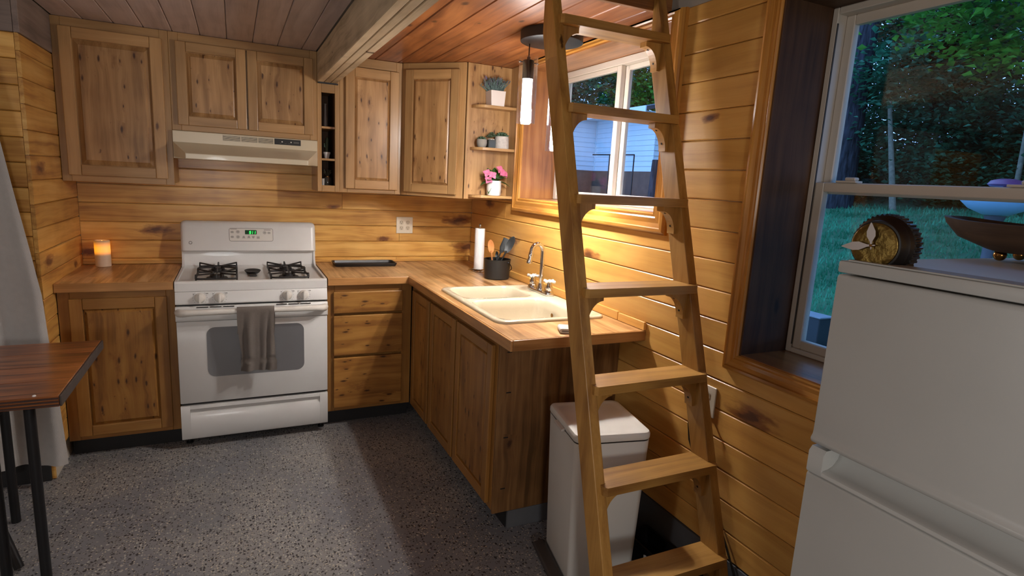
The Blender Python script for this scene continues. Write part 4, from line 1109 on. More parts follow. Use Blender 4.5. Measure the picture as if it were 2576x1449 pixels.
ob('plinth', B(-0.60, -0.05, YB + 0.01, YA - 0.01, 0.0, 0.029), BLACK, f)
bm = bmesh.new(); box(bm, -0.5575, -0.5555, YB + 0.01, YA - 0.006, 1.022, 1.085); ob('door_gasket', bm, plain('gasket', (120, 116, 112), 0.7), f)

# clock standing on the fridge: a notched wheel with a hammered brass face
FZ = FT + 0.0005
CLK = Vector((-0.604, -3.424, FZ))
fdir = (CP - CLK); fdir.z = 0
ang = math.atan2(fdir.y, fdir.x) + math.radians(-28)
k = thing('mantel_clock', 'round clock made from a black notched wheel with hammered brass face, on the fridge', 'clock', CLK, rot=(0, 0, ang))
k.scale = (0.84, 0.84, 0.84)
# local +x is the way the face looks
def wheel(bm, prof, n, cz, flat, teeth=0.0):
    rings = []
    for r, xx, tt in prof:
        ring = []
        for i in range(n):
            a = 2 * math.pi * i / n
            rr_ = r - (teeth if (tt and (i // 2) % 2) else 0.0)
            y_, z_ = rr_ * math.cos(a), cz + rr_ * math.sin(a)
            ring.append((xx, y_, max(z_, flat)))
        rings.append(ring)
    loft(bm, rings)
bm = bmesh.new()
wheel(bm, [(0.056, -0.056, 0), (0.0645, -0.054, 1), (0.0645, -0.030, 1), (0.0605, -0.029, 0), (0.057, -0.022, 0), (0.0580, -0.019, 0), (0.052, -0.010, 0), (0.0495, -0.002, 0), (0.0460, -0.001, 0)], 160, 0.0375, 0.0, 0.0032)
ob('notched_wheel', bm, plain('wheel_black', (12, 12, 13), 0.35, coat=0.2), k, 30)
bm = bmesh.new()
R0 = 0.0455
wheel(bm, [(R0, -0.0008, 0), (R0, 0.003, 0), (R0 * 0.97, 0.0042, 0), (R0 * 0.6, 0.0046, 0), (R0 * 0.2, 0.0044, 0), (0.001, 0.0045, 0)], 60, 0.0375, 0.0004)
ob('brass_face', bm, BRASS, k, 40)
for an, ln in ((188, 0.060), (98, 0.046)):
    a = math.radians(an)
    d = Vector((0, math.cos(a), math.sin(a))); s = Vector((0, -math.sin(a), math.cos(a)))
    c0 = Vector((0.0125, 0.0, 0.0375))
    bm = bmesh.new()
    prof = [(-0.008, 0.001), (0.0, 0.0016), (0.008, 0.0025), (0.4 * ln, 0.0085), (0.62 * ln, 0.0085), (0.9 * ln, 0.003), (ln, 0.0006)]
    L_ = [c0 + d * p_ + s * w_ for p_, w_ in prof]; R2 = [c0 + d * p_ - s * w_ for p_, w_ in prof[::-1]]
    poly = L_ + R2
    loft(bm, [poly, [q + Vector((0.0012, 0, 0)) for q in poly]])
    ob('clock_hand', bm, SILVER, k)
    LBX = None
bm = bmesh.new(); lathe(bm, [(0.0035, 0.0046), (0.0035, 0.0120), (0.0025, 0.0155), (0.0, 0.0156)], (0, 0, 0.0375), 12, axis='x'); ob('spindle', bm, BRASSP, k)

# boat-shaped wooden bowl on brass ball feet
w = thing('wooden_bowl', 'dark wooden boat-shaped bowl on small brass ball feet on the fridge', 'bowl', (-0.15, -3.55, FZ))
bm = bmesh.new()
def bring(k_, z, inset=0.0):
    pts = []
    for i in range(32):
        a = 2 * math.pi * i / 32
        ca, sa = math.cos(a), math.sin(a)
        yy = abs(sa) ** 0.5 * (1 if sa > 0 else -1) * (0.232 * k_ - inset)
        xx = abs(ca) ** 0.62 * (1 if ca > 0 else -1) * (0.085 * (0.55 + 0.45 * k_) - inset)
        zz = z + (0.010 * (sa * sa) if k_ > 0.9 else 0)
        pts.append((-0.15 + xx, -3.53 + yy, zz))
    return pts
loft(bm, [bring(0.55, FZ + 0.0185), bring(0.62, FZ + 0.022), bring(0.86, FZ + 0.042), bring(0.98, FZ + 0.062), bring(1.0, FZ + 0.074), bring(1.0, FZ + 0.074, 0.010), bring(0.95, FZ + 0.058, 0.012), bring(0.6, FZ + 0.030, 0.012)])
ob('hull', bm, wood('bowlwood', 'y', 'x'), w, 40)
for x, y in ((-0.188, -3.418), (-0.112, -3.418), (-0.188, -3.64), (-0.112, -3.64)):
    bm = bmesh.new(); bmesh.ops.create_uvsphere(bm, u_segments=18, v_segments=12, radius=0.0115, matrix=Matrix.Translation((x, y, FZ + 0.0116))); ob('ball_foot', bm, BRASSP, w, 60)

# ------------------------------------------------------------------ small things on the worktop
t = thing('flameless_candle', 'short ivory flameless candle glowing on the left worktop', 'candle', (-2.283, -0.085, CT))
def candle_mat():
    b = NB('candle_glow')
    z = b.n('SeparateXYZ', {0: b.n('TexCoord').outputs['Object']}).outputs[2]
    up = b.ma('MULTIPLY', b.sm(z, 0.060, 0.092), b.sm(z, 0.155, 0.105))
    p_ = b.n('BsdfPrincipled', {'Base Color': lin((206, 188, 168)), 'Roughness': 0.5, 'Emission Color': lin((255, 150, 14)), 'Emission Strength': b.ma('MULTIPLY_ADD', up, 0.95, 0.03), 'Subsurface Weight': 0.0})
    return b.done(p_.outputs[0])
bm = bmesh.new(); lathe(bm, [(0.036, CT + 0.0005), (0.0385, CT + 0.003), (0.0385, CT + 0.148), (0.036, CT + 0.152), (0.032, CT + 0.150), (0.030, CT + 0.130), (0.0, CT + 0.128)], (-2.283, -0.085, 0), 32)
ob('wax_body', bm, candle_mat(), t, 40)
bm = bmesh.new(); lathe(bm, [(0.004, CT + 0.1285), (0.006, CT + 0.138), (0.003, CT + 0.148), (0.0, CT + 0.150)], (-2.283, -0.085, 0), 10)
ob('flame_tip', bm, plain('flame', (255, 200, 120), 0.4, emit=(255, 190, 90), estr=3.0), t, 40)

bm = bmesh.new()
loft(bm, [[(p_[0], p_[1], z) for p_ in rrect(-1.022 + e, -0.612 - e, -0.238 + e, -0.075 - e, 0.02, 4)] for e, z in ((0.008, CT + 0.0005), (0.0, CT + 0.020), (0.0, CT + 0.022), (0.006, CT + 0.022), (0.010, CT + 0.006), (0.02, CT + 0.004))])
tag(ob('tray', bm, plain('tray_black', (20, 20, 22), 0.35), None, 40), 'flat black rectangular tray on the worktop right of the range', 'tray')

t = thing('paper_towel_holder', 'wire paper towel stand with chrome rod beside the black pot', 'holder', (-0.118, -0.47, CT))
bm = bmesh.new(); tube(bm, [(-0.118 + 0.068 * math.cos(a), -0.47 + 0.068 * math.sin(a), CT + 0.0035) for a in [2 * math.pi * i / 28 for i in range(28)]], 0.003, 6, True)
for a in (0.3, 0.3 + math.pi / 2, 0.3 + math.pi, 0.3 + 1.5 * math.pi): tube(bm, [(-0.118 + 0.068 * math.cos(a), -0.47 + 0.068 * math.sin(a), CT + 0.0035), (-0.118, -0.47, CT + 0.006)], 0.0025, 6)
ob('wire_base', bm, CHROME, t, 50)
bm = bmesh.new(); lathe(bm, [(0.006, CT + 0.004), (0.006, CT + 0.300), (0.010, CT + 0.302), (0.011, CT + 0.312), (0.005, CT + 0.318), (0.0, CT + 0.318)], (-0.118, -0.47, 0), 12); ob('rod', bm, CHROME, t, 40)
bm = bmesh.new(); lathe(bm, [(0.012, CT + 0.014), (0.0330, CT + 0.013), (0.0335, CT + 0.016), (0.0335, CT + 0.282), (0.0330, CT + 0.285), (0.012, CT + 0.284)], (-0.118, -0.47, 0), 28, cap=False)
bm.faces.ensure_lookup_table()
lathe(bm, [(0.012, CT + 0.284), (0.012, CT + 0.014)], (-0.118, -0.47, 0), 28, cap=False)
tag(ob('paper_towel_roll', bm, PAPER, None, 40), 'thin white roll of paper towel on the chrome stand', 'paper towel')

PX, PY = -0.118, -0.775
t = thing('utensil_pot', 'black metal kettle-shaped pot holding cooking spoons by the wall', 'pot', (PX, PY, CT))
bm = bmesh.new(); lathe(bm, [(0.0, CT + 0.0005), (0.072, CT + 0.0005), (0.078, CT + 0.006), (0.083, CT + 0.118), (0.085, CT + 0.120), (0.085, CT + 0.124), (0.081, CT + 0.124), (0.076, CT + 0.01), (0.0, CT + 0.008)], (PX, PY, 0), 36)
ob('pot_body', bm, plain('pot_black', (30, 32, 33), 0.42), t, 40)
hd = Vector((0.50, -0.86, 0)).normalized()
for sgn in (1, -1):
    q = Vector((PX, PY, CT + 0.108)) + hd * sgn * 0.0835
    bm = bmesh.new(); bmesh.ops.create_uvsphere(bm, u_segments=12, v_segments=8, radius=0.009, matrix=Matrix.Translation(q)); ob('handle_lug', bm, BLKMET, t, 50)
bm = bmesh.new()
side = Vector((0.86, 0.50, 0)).normalized()
hp = []
for i in range(17):
    a = math.pi * i / 16
    hp.append(Vector((PX, PY, CT + 0.106)) + hd * 0.092 * math.cos(a) + side * 0.092 * math.sin(a) * 0.98 + Vector((0, 0, -0.066 * math.sin(a))))
tube(bm, hp, 0.0028, 6); ob('bail_handle', bm, BLKMET, t, 50)
bm = bmesh.new(); tube(bm, [hp[6], hp[7], hp[8], hp[9]], 0.006, 10); ob('handle_grip', bm, plain('grip_wood', (170, 120, 70), 0.5), t, 50)

def spoon(name, label, base, tip, wdt, ln, mat, face_n, flat=False):
    """handle from base towards tip; the blade of length ln and width wdt ends at tip"""
    base, tip = Vector(base), Vector(tip); d = (tip - base).normalized()
    s = d.cross(Vector(face_n)).normalized(); nn = s.cross(d).normalized()
    b0 = tip - d * ln
    tt = thing(name, label, 'utensil', base)
    bm = bmesh.new(); tube(bm, [base, b0 - d * 0.02, b0 + d * 0.015], [0.0048, 0.005, 0.006], 8); ob('handle', bm, mat, tt, 50)
    bm = bmesh.new()
    rings = []
    N_ = 12
    for i in range(N_ + 1):
        u = i / N_
        if flat: wv = wdt / 2 * (0.45 + 0.55 * min(1, u * 3)); hh = 0.0016
        else: u = 0.5 - 0.5 * math.cos(math.pi * u); wv = max(0.002, wdt / 2 * math.sqrt(max(0.0, 1 - ((u - 0.5) / 0.5) ** 2)) ** (1.0 if u > 0.5 else 0.8)); hh = 0.003
        c0 = b0 + d * (u * ln) - nn * (0.0 if flat else 0.010 * math.sin(math.pi * u))
        ring = []
        for a in range(10):
            t_ = 2 * math.pi * a / 10
            cup = 0.0 if flat else 0.006 * (math.cos(t_) ** 2) * (wv / (wdt / 2))
            ring.append(c0 + s * wv * math.cos(t_) + nn * (hh * math.sin(t_) + cup))
        rings.append(ring)
    loft(bm, rings); ob('blade', bm, mat, tt, 50)
    return tt
NYL = plain('black_nylon', (30, 34, 36), 0.4)
view = (-0.55, -0.8, 0.1)
spoon('wooden_spoon', 'pale wooden spoon standing in the black pot', (-0.135, -0.76, CT + 0.012), (-0.176, -0.785, CT + 0.245), 0.040, 0.085, wood('spoonwood', 'z', 'x'), view)
spoon('serving_spoon', 'large black nylon spoon leaning right in the black pot', (-0.150, -0.785, CT + 0.012), (-0.030, -0.815, CT + 0.268), 0.046, 0.115, NYL, view)
spoon('spatula', 'flat black nylon turner behind the black spoon in the pot', (-0.150, -0.750, CT + 0.012), (-0.046, -0.745, CT + 0.248), 0.042, 0.095, NYL, view, True)
spoon('ladle', 'slim black utensil handle low in the black pot', (-0.110, -0.735, CT + 0.012), (-0.100, -0.722, CT + 0.165), 0.020, 0.05, NYL, view)

t = thing('soap_dispenser', 'small clear soap pump bottle behind the ladder at the wall', 'dispenser', (-0.05, -1.62, zt + 0.0005))
bm = bmesh.new(); lathe(bm, [(0.0, zt + 0.001), (0.026, zt + 0.001), (0.028, zt + 0.006), (0.028, zt + 0.062), (0.020, zt + 0.078), (0.012, zt + 0.084), (0.0, zt + 0.084)], (-0.05, -1.62, 0), 20); ob('bottle', bm, plain('soap_bottle', (220, 214, 206), 0.25), t, 40)
bm = bmesh.new(); lathe(bm, [(0.012, zt + 0.0845), (0.012, zt + 0.098), (0.005, zt + 0.099), (0.005, zt + 0.122), (0.017, zt + 0.123), (0.017, zt + 0.131), (0.0, zt + 0.132)], (-0.05, -1.62, 0), 16)
tube(bm, [(-0.05, -1.62, zt + 0.127), (-0.085, -1.615, zt + 0.127), (-0.092, -1.614, zt + 0.120)], 0.0045, 8); ob('pump', bm, CERAM, t, 40)

t = thing('charger_adapter', 'small white rounded charger adapter with cable on the worktop end', 'adapter', (-0.362, -2.035, CT), math.radians(-22), True)
bm = bmesh.new(); fs = prism(bm, [(p_[0], p_[1]) for p_ in rrect(-0.026, 0.026, 0.001, 0.021, 0.0095, 5)], 'y', -0.042, 0.036); bev(bm, fs, 0.002)
ob('shell', bm, WHITEP, t, 50)
bm = bmesh.new(); fs = prism(bm, [(p_[0], p_[1]) for p_ in rrect(-0.017, 0.017, 0.008, 0.014, 0.0028, 4)], 'y', -0.0428, -0.0421); ob('port', bm, GREYP, t)
bm = bmesh.new(); tube(bm, [(0.0, 0.036, 0.011), (0.003, 0.055, 0.010), (0.02, 0.075, 0.004), (0.05, 0.085, 0.003), (0.075, 0.095, 0.003)], 0.0025, 8); ob('cable', bm, WHITEP, t, 60)

# wall outlets
def outlet(name, label, plane, u0, u1, z0, z1, cols, pos):
    o = thing(name, label, 'outlet', ((u0 + u1) / 2, pos, z0) if plane == 'y' else (pos, (u0 + u1) / 2, z0))
    def bx(a0, a1, c0, c1, d0, d1, b=0.0):
        return B(a0, a1, pos - d1, pos - d0, c0, c1, b=b) if plane == 'y' else B(pos - d1, pos - d0, a0, a1, c0, c1, b=b)
    ob('cover_plate', bx(u0, u1, z0, z1, 0.0005, 0.006, 0.0018), PLATE, o)
    uc = [(u0 + u1) / 2 + (i - (cols - 1) / 2) * 0.046 for i in range(cols)]
    for u in uc:
        for zz in ((z0 + z1) / 2 + 0.0195, (z0 + z1) / 2 - 0.0195):
            sh = [(u + 0.0165 * max(-0.82, min(0.82, math.cos(a))) , zz + 0.0150 * math.sin(a)) for a in [2 * math.pi * i / 20 for i in range(20)]]
            bm = bmesh.new()
            if plane == 'y': prism(bm, sh, 'y', pos - 0.0072, pos - 0.0061)
            else: prism(bm, sh, 'x', pos - 0.0072, pos - 0.0061)
            r_ = ob('receptacle', bm, plain('outlet_face', (200, 188, 164), 0.4), o)
            bm = bmesh.new()
            for a0, c0, w_, h_ in ((-0.0065, 0.003, 0.0022, 0.008), (0.0065, 0.003, 0.0022, 0.007), (0.0, -0.008, 0.0045, 0.0045)):
                q = bx(u + a0 - w_ / 2, u + a0 + w_ / 2, zz + c0 - h_ / 2, zz + c0 + h_ / 2, 0.00725, 0.0078)
                me_ = bpy.data.meshes.new('tmp'); q.to_mesh(me_); q.free(); bm.from_mesh(me_); bpy.data.meshes.remove(me_)
            ob('slots', bm, DARK, r_)
    return o
outlet('wall_outlet', 'ivory four-socket outlet plate on the planks above the worktop', 'y', -0.566, -0.448, 1.131, 1.246, 2, 0.0)
outlet('wall_outlet', 'single outlet plate on the right wall beside the ladder rail', 'x', -2.552, -2.470, 0.705, 0.822, 1, 0.0)
bm = bmesh.new(); tube(bm, [(-0.010, -2.505, 0.745), (-0.030, -2.500, 0.742), (-0.040, -2.485, 0.725), (-0.035, -2.462, 0.68), (-0.018, -2.446, 0.64), (-0.012, -2.452, 0.58), (-0.011, -2.50, 0.50), (-0.012, -2.58, 0.42), (-0.013, -2.66, 0.32), (-0.013, -2.70, 0.26), (-0.018, -2.745, 0.20), (-0.022, -2.79, 0.10), (-0.022, -2.86, 0.006), (-0.03, -3.0, 0.005), (-0.028, -3.2, 0.005)], 0.0042, 8)
tag(ob('power_cord', bm, BLACK, None, 60), 'black power cord running from the right wall outlet down to the floor', 'cord')

# ------------------------------------------------------------------ plants
def spike(bm, p0, p1, r0, r1, n=4):
    tube(bm, [p0, (Vector(p0) + Vector(p1)) / 2 + Vector((0, 0, 0.004)), p1], [r0, (r0 + r1) / 2 * 1.1, r1], n)

SZ1, SZ2, SZ3 = 1.9785, 1.7295, 1.4415
t = thing('lavender_planter', 'white square planter with grey-green lavender on the top corner shelf', 'plant', (-0.136, -0.668, SZ1))
bm = bmesh.new()
loft(bm, [[(p_[0], p_[1], z) for p_ in rrect(-0.136 - w_, -0.136 + w_, -0.668 - d_, -0.668 + d_, 0.003, 2)] for w_, d_, z in ((0.043, 0.043, SZ1), (0.049, 0.0455, SZ1 + 0.088), (0.044, 0.041, SZ1 + 0.088), (0.043, 0.040, SZ1 + 0.075))])
ob('planter_box', bm, plain('planter_white', (214, 204, 196), 0.6), t)
bm = bmesh.new()
for i in range(190):
    a = RN.uniform(0, 2 * math.pi); tl = RN.uniform(0.1, 1.0)
    b0 = Vector((-0.136 + RN.uniform(-0.035, 0.035), -0.668 + RN.uniform(-0.03, 0.024), SZ1 + 0.07))
    L_ = RN.uniform(0.05, 0.10)
    tip = b0 + Vector((math.cos(a) * tl * 0.084, (math.sin(a) * tl * 0.040 if math.sin(a) < 0 else math.sin(a) * tl * 0.012), L_ * (1.1 - 0.35 * tl)))
    spike(bm, b0, tip, 0.0016, 0.0012)
    if i % 2:
        for j in range(3):
            q = b0.lerp(tip, 0.55 + 0.2 * j); spike(bm, q, q + Vector((RN.uniform(-0.012, 0.012), RN.uniform(-0.012, 0.012), 0.010)), 0.0022, 0.0008)
o = ob('foliage', bm, LAV, t); o['kind'] = 'stuff'
bm = bmesh.new()
for i in range(34):
    a = RN.uniform(0, 2 * math.pi); tl = RN.uniform(0.2, 1.0)
    q = Vector((-0.136 + math.cos(a) * tl * 0.092, -0.672 + math.sin(a) * tl * (0.04 if math.sin(a) < 0 else 0.03), SZ1 + 0.105 + RN.uniform(0, 0.05)))
    spike(bm, q, q + Vector((math.cos(a) * 0.008, math.sin(a) * 0.008, 0.02)), 0.0034, 0.0012, 5)
o = ob('flower_spikes', bm, plain('lavender_bloom', (112, 100, 128), 0.9), t); o['kind'] = 'stuff'

def rosette(bm, c, r, n, lay, up):
    for l in range(lay):
        nn = max(4, n - l * 2); rr_ = r * (1 - l / lay * 0.75)
        for i in range(nn):
            a = 2 * math.pi * (i + 0.5 * l) / nn + l
            el = 0.25 + up * l / lay
            d = Vector((math.cos(a) * math.cos(el), math.sin(a) * math.cos(el), math.sin(el)))
            p0 = Vector(c) + Vector((0, 0, 0.004 + 0.004 * l))
            tube(bm, [p0 + d * rr_ * u for u in (0.1, 0.45, 0.75, 1.0)], [r * 0.10, r * 0.19, r * 0.16, r * 0.02], 6)

t = thing('succulent_pot', 'small round grey pot with a low succulent, left on the middle corner shelf', 'plant', (-0.214, -0.668, SZ2))
bm = bmesh.new(); lathe(bm, [(0.0, SZ2), (0.020, SZ2), (0.029, SZ2 + 0.010), (0.033, SZ2 + 0.028), (0.031, SZ2 + 0.048), (0.027, SZ2 + 0.048), (0.0, SZ2 + 0.042)], (-0.214, -0.668, 0), 24); ob('pot', bm, GREYSTONE, t, 40)
bm = bmesh.new(); rosette(bm, (-0.214, -0.668, SZ2 + 0.042), 0.032, 8, 3, 0.9); ob('rosette', bm, SUCC, t, 60)
t = thing('succulent_pot', 'small glass cube of pebbles with a bushy succulent on the middle corner shelf', 'plant', (-0.152, -0.664, SZ2))
bm = bmesh.new(); box(bm, -0.176, -0.128, -0.688, -0.640, SZ2, SZ2 + 0.050, b=0.004); ob('pot', bm, plain('dark_cube', (74, 78, 74), 0.2), t)
bm = bmesh.new()
for i in range(30):
    bmesh.ops.create_icosphere(bm, subdivisions=1, radius=RN.uniform(0.003, 0.0055), matrix=Matrix.Translation((RN.uniform(-0.172, -0.132), RN.uniform(-0.684, -0.644), SZ2 + 0.052)))
o = ob('pebbles', bm, STONE, t); o['kind'] = 'stuff'
bm = bmesh.new()
for dx, dy, dz, r in ((-0.012, -0.005, 0.060, 0.026), (0.012, 0.004, 0.066, 0.026), (0.0, -0.012, 0.076, 0.022)): rosette(bm, (-0.152 + dx, -0.664 + dy, SZ2 + dz), r, 8, 3, 1.0)
ob('rosette', bm, plain('succulent_dark', (62, 76, 54), 0.5, var=0.3, vscale=60), t, 60)
t = thing('succulent_pot', 'wide white stone pot with a pointed aloe, right on the middle corner shelf', 'plant', (-0.082, -0.672, SZ2))
bm = bmesh.new(); lathe(bm, [(0.0, SZ2), (0.043, SZ2), (0.046, SZ2 + 0.006), (0.043, SZ2 + 0.066), (0.040, SZ2 + 0.074), (0.036, SZ2 + 0.074), (0.0, SZ2 + 0.060)], (-0.082, -0.672, 0), 28); ob('pot', bm, STONE, t, 40)
bm = bmesh.new(); rosette(bm, (-0.082, -0.672, SZ2 + 0.066), 0.048, 9, 4, 1.1); ob('rosette', bm, SUCC, t, 60)

t = thing('flower_pot', 'white oval pot of pink blossoms and broad green leaves on the lowest corner shelf', 'plant', (-0.122, -0.674, SZ3))
FX, FY = -0.122, -0.674
bm = bmesh.new(); lathe(bm, [(0.0, SZ3), (0.040, SZ3), (0.0445, SZ3 + 0.006), (0.0465, SZ3 + 0.05), (0.0450, SZ3 + 0.090), (0.0425, SZ3 + 0.092), (0.041, SZ3 + 0.084), (0.0, SZ3 + 0.080)], (FX, FY, 0), 28); ob('pot', bm, CERAM, t, 40)
def leafmesh(base, d, up, L_, W_, fold=0.25, droop=0.4, n=6):
    bm = bmesh.new(); d = Vector(d).normalized(); s = d.cross(Vector(up)).normalized(); u_ = s.cross(d).normalized()
    def f(a, b_):
        w_ = W_ * math.sin(math.pi * min(1, (0.03 + 0.97 * a)) ** 0.8) ** 0.8
        k = (b_ - 0.5) * 2
        return Vector(base) + d * (L_ * a) + s * (k * w_) + u_ * (abs(k) * w_ * fold - droop * L_ * a * a)
    fs = surf(bm, f, n, 4); bmesh.ops.recalc_face_normals(bm, faces=fs); thick(bm, fs, 0.0008); return bm
top = Vector((FX, FY, SZ3 + 0.085))
for a, e, L_, W_ in ((200, 5, 0.085, 0.020), (170, 40, 0.075, 0.020), (120, 65, 0.085, 0.020), (60, 70, 0.09, 0.022), (20, 35, 0.085, 0.021), (345, 5, 0.085, 0.018), (275, 25, 0.065, 0.024), (235, 20, 0.07, 0.022), (310, 40, 0.075, 0.024), (265, -35, 0.060, 0.020), (215, -40, 0.075, 0.016)):
    ar, er = math.radians(a), math.radians(e)
    d = (math.cos(ar) * math.cos(er), math.sin(ar) * math.cos(er) * (0.55 if math.sin(ar) < 0 else 0.22), math.sin(er)); L_ *= 1.05; W_ *= 1.35
    ob('leaf', leafmesh(top + Vector((math.cos(ar) * 0.012, math.sin(ar) * 0.012, 0)), d, (0, 0, 1) if abs(e) < 60 else (0, -1, 0.2), L_, W_), LEAFG, t, 60)
for (dx, dy, dz) in ((-0.062, -0.030, 0.050), (-0.030, -0.045, 0.040), (-0.052, -0.035, 0.010), (0.028, -0.02, 0.078), (0.060, -0.025, 0.050), (0.040, -0.03, 0.060)):
    c0 = top + Vector((dx, dy, dz)); nrm = Vector((dx * 4, -0.6, 0.25)).normalized()
    s = nrm.cross(Vector((0, 0, 1))).normalized(); u_ = s.cross(nrm)
    bm = bmesh.new()
    for k in range(4):
        a = k * math.pi / 2 + dx * 20
        d = s * math.cos(a) + u_ * math.sin(a) + nrm * 0.25
        lb = leafmesh(c0, d, nrm, 0.028, 0.0125, 0.3, 0.3, 4)
        me_ = bpy.data.meshes.new('tmp'); lb.to_mesh(me_); lb.free(); bm.from_mesh(me_); bpy.data.meshes.remove(me_)
    ob('flower', bm, PINK, t, 60)
    bm = bmesh.new(); tube(bm, [top + Vector((dx * 0.2, dy * 0.2, -0.01)), top + Vector((dx * 0.7, dy * 0.7, dz * 0.7)), c0 - nrm * 0.002], 0.0016, 5); ob('stem', bm, LEAFG, t)

# things in the narrow niche
t = thing('cactus_pot', 'tiny white pot with a thin dark cactus in the middle niche compartment', 'plant', (-1.066, -0.22, 1.6125))
bm = bmesh.new(); lathe(bm, [(0.0, 1.6125), (0.014, 1.6125), (0.019, 1.640), (0.022, 1.640), (0.023, 1.652), (0.019, 1.652), (0.0, 1.646)], (-1.066, -0.22, 0), 20); ob('pot', bm, CERAM, t, 40)
bm = bmesh.new(); tube(bm, [(-1.066, -0.22, 1.645), (-1.066, -0.22, 1.69), (-1.064, -0.22, 1.73), (-1.064, -0.22, 1.742)], [0.008, 0.010, 0.009, 0.003], 10); tube(bm, [(-1.066, -0.22, 1.675), (-1.080, -0.22, 1.685), (-1.081, -0.22, 1.705)], [0.005, 0.006, 0.003], 8); ob('cactus', bm, plain('cactus', (70, 84, 66), 0.7), t, 60)
t = thing('glass_jar', 'dark glass jar of dried stems in the lowest niche compartment', 'jar', (-1.062, -0.22, 1.4475))
bm = bmesh.new(); lathe(bm, [(0.0, 1.4475), (0.026, 1.4475), (0.028, 1.453), (0.028, 1.492), (0.022, 1.500), (0.022, 1.506), (0.019, 1.506), (0.0, 1.49)], (-1.062, -0.22, 0), 24); ob('jar_body', bm, plain('jar_dark', (54, 52, 48), 0.1, coat=0.5), t, 40)
bm = bmesh.new(); lathe(bm, [(0.0225, 1.499), (0.0235, 1.502), (0.0225, 1.505)], (-1.062, -0.22, 0), 24, cap=False); ob('rim_band', bm, BRASSP, t, 40)
bm = bmesh.new()
for i in range(16):
    a = RN.uniform(0, 6.28); spike(bm, (-1.062, -0.22, 1.495), (-1.062 + 0.022 * math.cos(a), -0.22 + 0.02 * math.sin(a), 1.52 + RN.uniform(0, 0.03)), 0.0015, 0.003)
ob('dried_stems', bm, plain('dried', (84, 78, 62), 0.9), t)
t = thing('votive_cup', 'small pale cup beside the glass jar in the lowest niche compartment', 'cup', (-1.094, -0.25, 1.4475))
bm = bmesh.new(); lathe(bm, [(0.0, 1.4475), (0.009, 1.4475), (0.010, 1.49), (0.008, 1.49), (0.0, 1.455)], (-1.094, -0.25, 0), 14); tag_o = ob('cup', bm, STONE, t, 40)
t = thing('bud_vase', 'slim pale bud vase in the top niche compartment', 'vase', (-1.068, -0.18, 1.8015))
bm = bmesh.new(); lathe(bm, [(0.0, 1.8015), (0.010, 1.8015), (0.012, 1.82), (0.008, 1.88), (0.0065, 1.94), (0.009, 1.945), (0.0, 1.944)], (-1.068, -0.18, 0), 16); ob('vase_body', bm, plain('vase_grey', (150, 142, 138), 0.4), t, 40)

# ------------------------------------------------------------------ table and curtain at left
t = thing('dining_table', 'reddish-brown plank table on black pipe legs at the left edge', 'table', (-2.7, -1.41, 0))
for i in range(4):
    ya = -1.762 + i * 0.175
    ob('board', B(-3.35, -2.1415, ya + 0.0006, ya + 0.1746, 0.711, 0.750, b=0.002), wood('table', 'x', 'y'), t)
ob('end_edge', B(-2.1412, -2.134, -1.760, -1.063, 0.7115, 0.7495, b=0.002), plain('table_edge', (66, 58, 54), 0.5, var=0.2, vscale=30), t)
for z in (0.718, 0.730, 0.741):
    ob('edge_ply', B(-3.34, -2.1420, -1.7645, -1.7625, z - 0.0028, z + 0.0028), plain('ply_dark', (56, 30, 20), 0.6, var=0.3, vscale=20), t)
for pts in ([(-2.239, -1.70, 0.7105), (-2.238, -1.70, 0.0)], [(-2.348, -1.70, 0.7105), (-2.346, -1.70, 0.0)], [(-2.240, -1.12, 0.7105), (-2.240, -1.12, 0.0)] if False else [(-2.47, -1.16, 0.7105), (-2.47, -1.16, 0.0)]):
    bm = bmesh.new(); tube(bm, pts, 0.0165, 14); ob('leg', bm, BLKMET, t, 50)
bm = bmesh.new(); tube(bm, [(-2.62, -1.30, 0.66), (-2.36, -1.54, 0.012)], 0.016, 12); ob('brace', bm, BLKMET, t, 50)
bm = bmesh.new(); tube(bm, [(-2.50, -1.70, 0.52), (-2.31, -1.70, 0.700)], 0.012, 10); ob('brace', bm, BLKMET, t, 50)
bm = bmesh.new(); lathe(bm, [(0.0, 0.7502), (0.006, 0.7502), (0.004, 0.7535), (0.0, 0.754)], (-2.21, -1.745, 0), 10)
tag(ob('pebble', bm, CERAM, None, 60), 'tiny white crumb near the front corner of the table', 'crumb')

bm = bmesh.new()
EDG = [(0.10, -2.340), (0.17, -2.342), (0.435, -2.353), (0.705, -2.368), (0.926, -2.378), (1.245, -2.421), (1.61, -2.472), (1.9, -2.52), (2.16, -2.57)]
def edge_x(z):
    for (za, xa), (zb_, xb) in zip(EDG, EDG[1:]):
        if z <= zb_: return xa + (xb - xa) * (z - za) / (zb_ - za)
    return EDG[-1][1]
def cur(u, v):
    z = 0.105 + v * 2.05 - 0.0 * u
    xr = edge_x(z); xx = xr + (u) * (-3.5 - xr)
    fd_ = 0.5 + 0.5 * (1 - v)
    yy = -0.875 - 0.022 * math.sin(u * 34 + 0.6 * math.sin(v * 3)) * fd_ - 0.008 * math.sin(u * 71 + v * 2) - 0.004 * mnoise.noise(Vector((u * 22, v * 9, 0)))
    return (xx, yy, z + 0.012 * math.sin(u * 9) * (1 - v))
fs = surf(bm, cur, 90, 50); bmesh.ops.recalc_face_normals(bm, faces=fs); thick(bm, fs, 0.002)
tag(ob('curtain', bm, CURT, None, 60), 'plain off-white curtain hanging by the left wall behind the table', 'curtain')

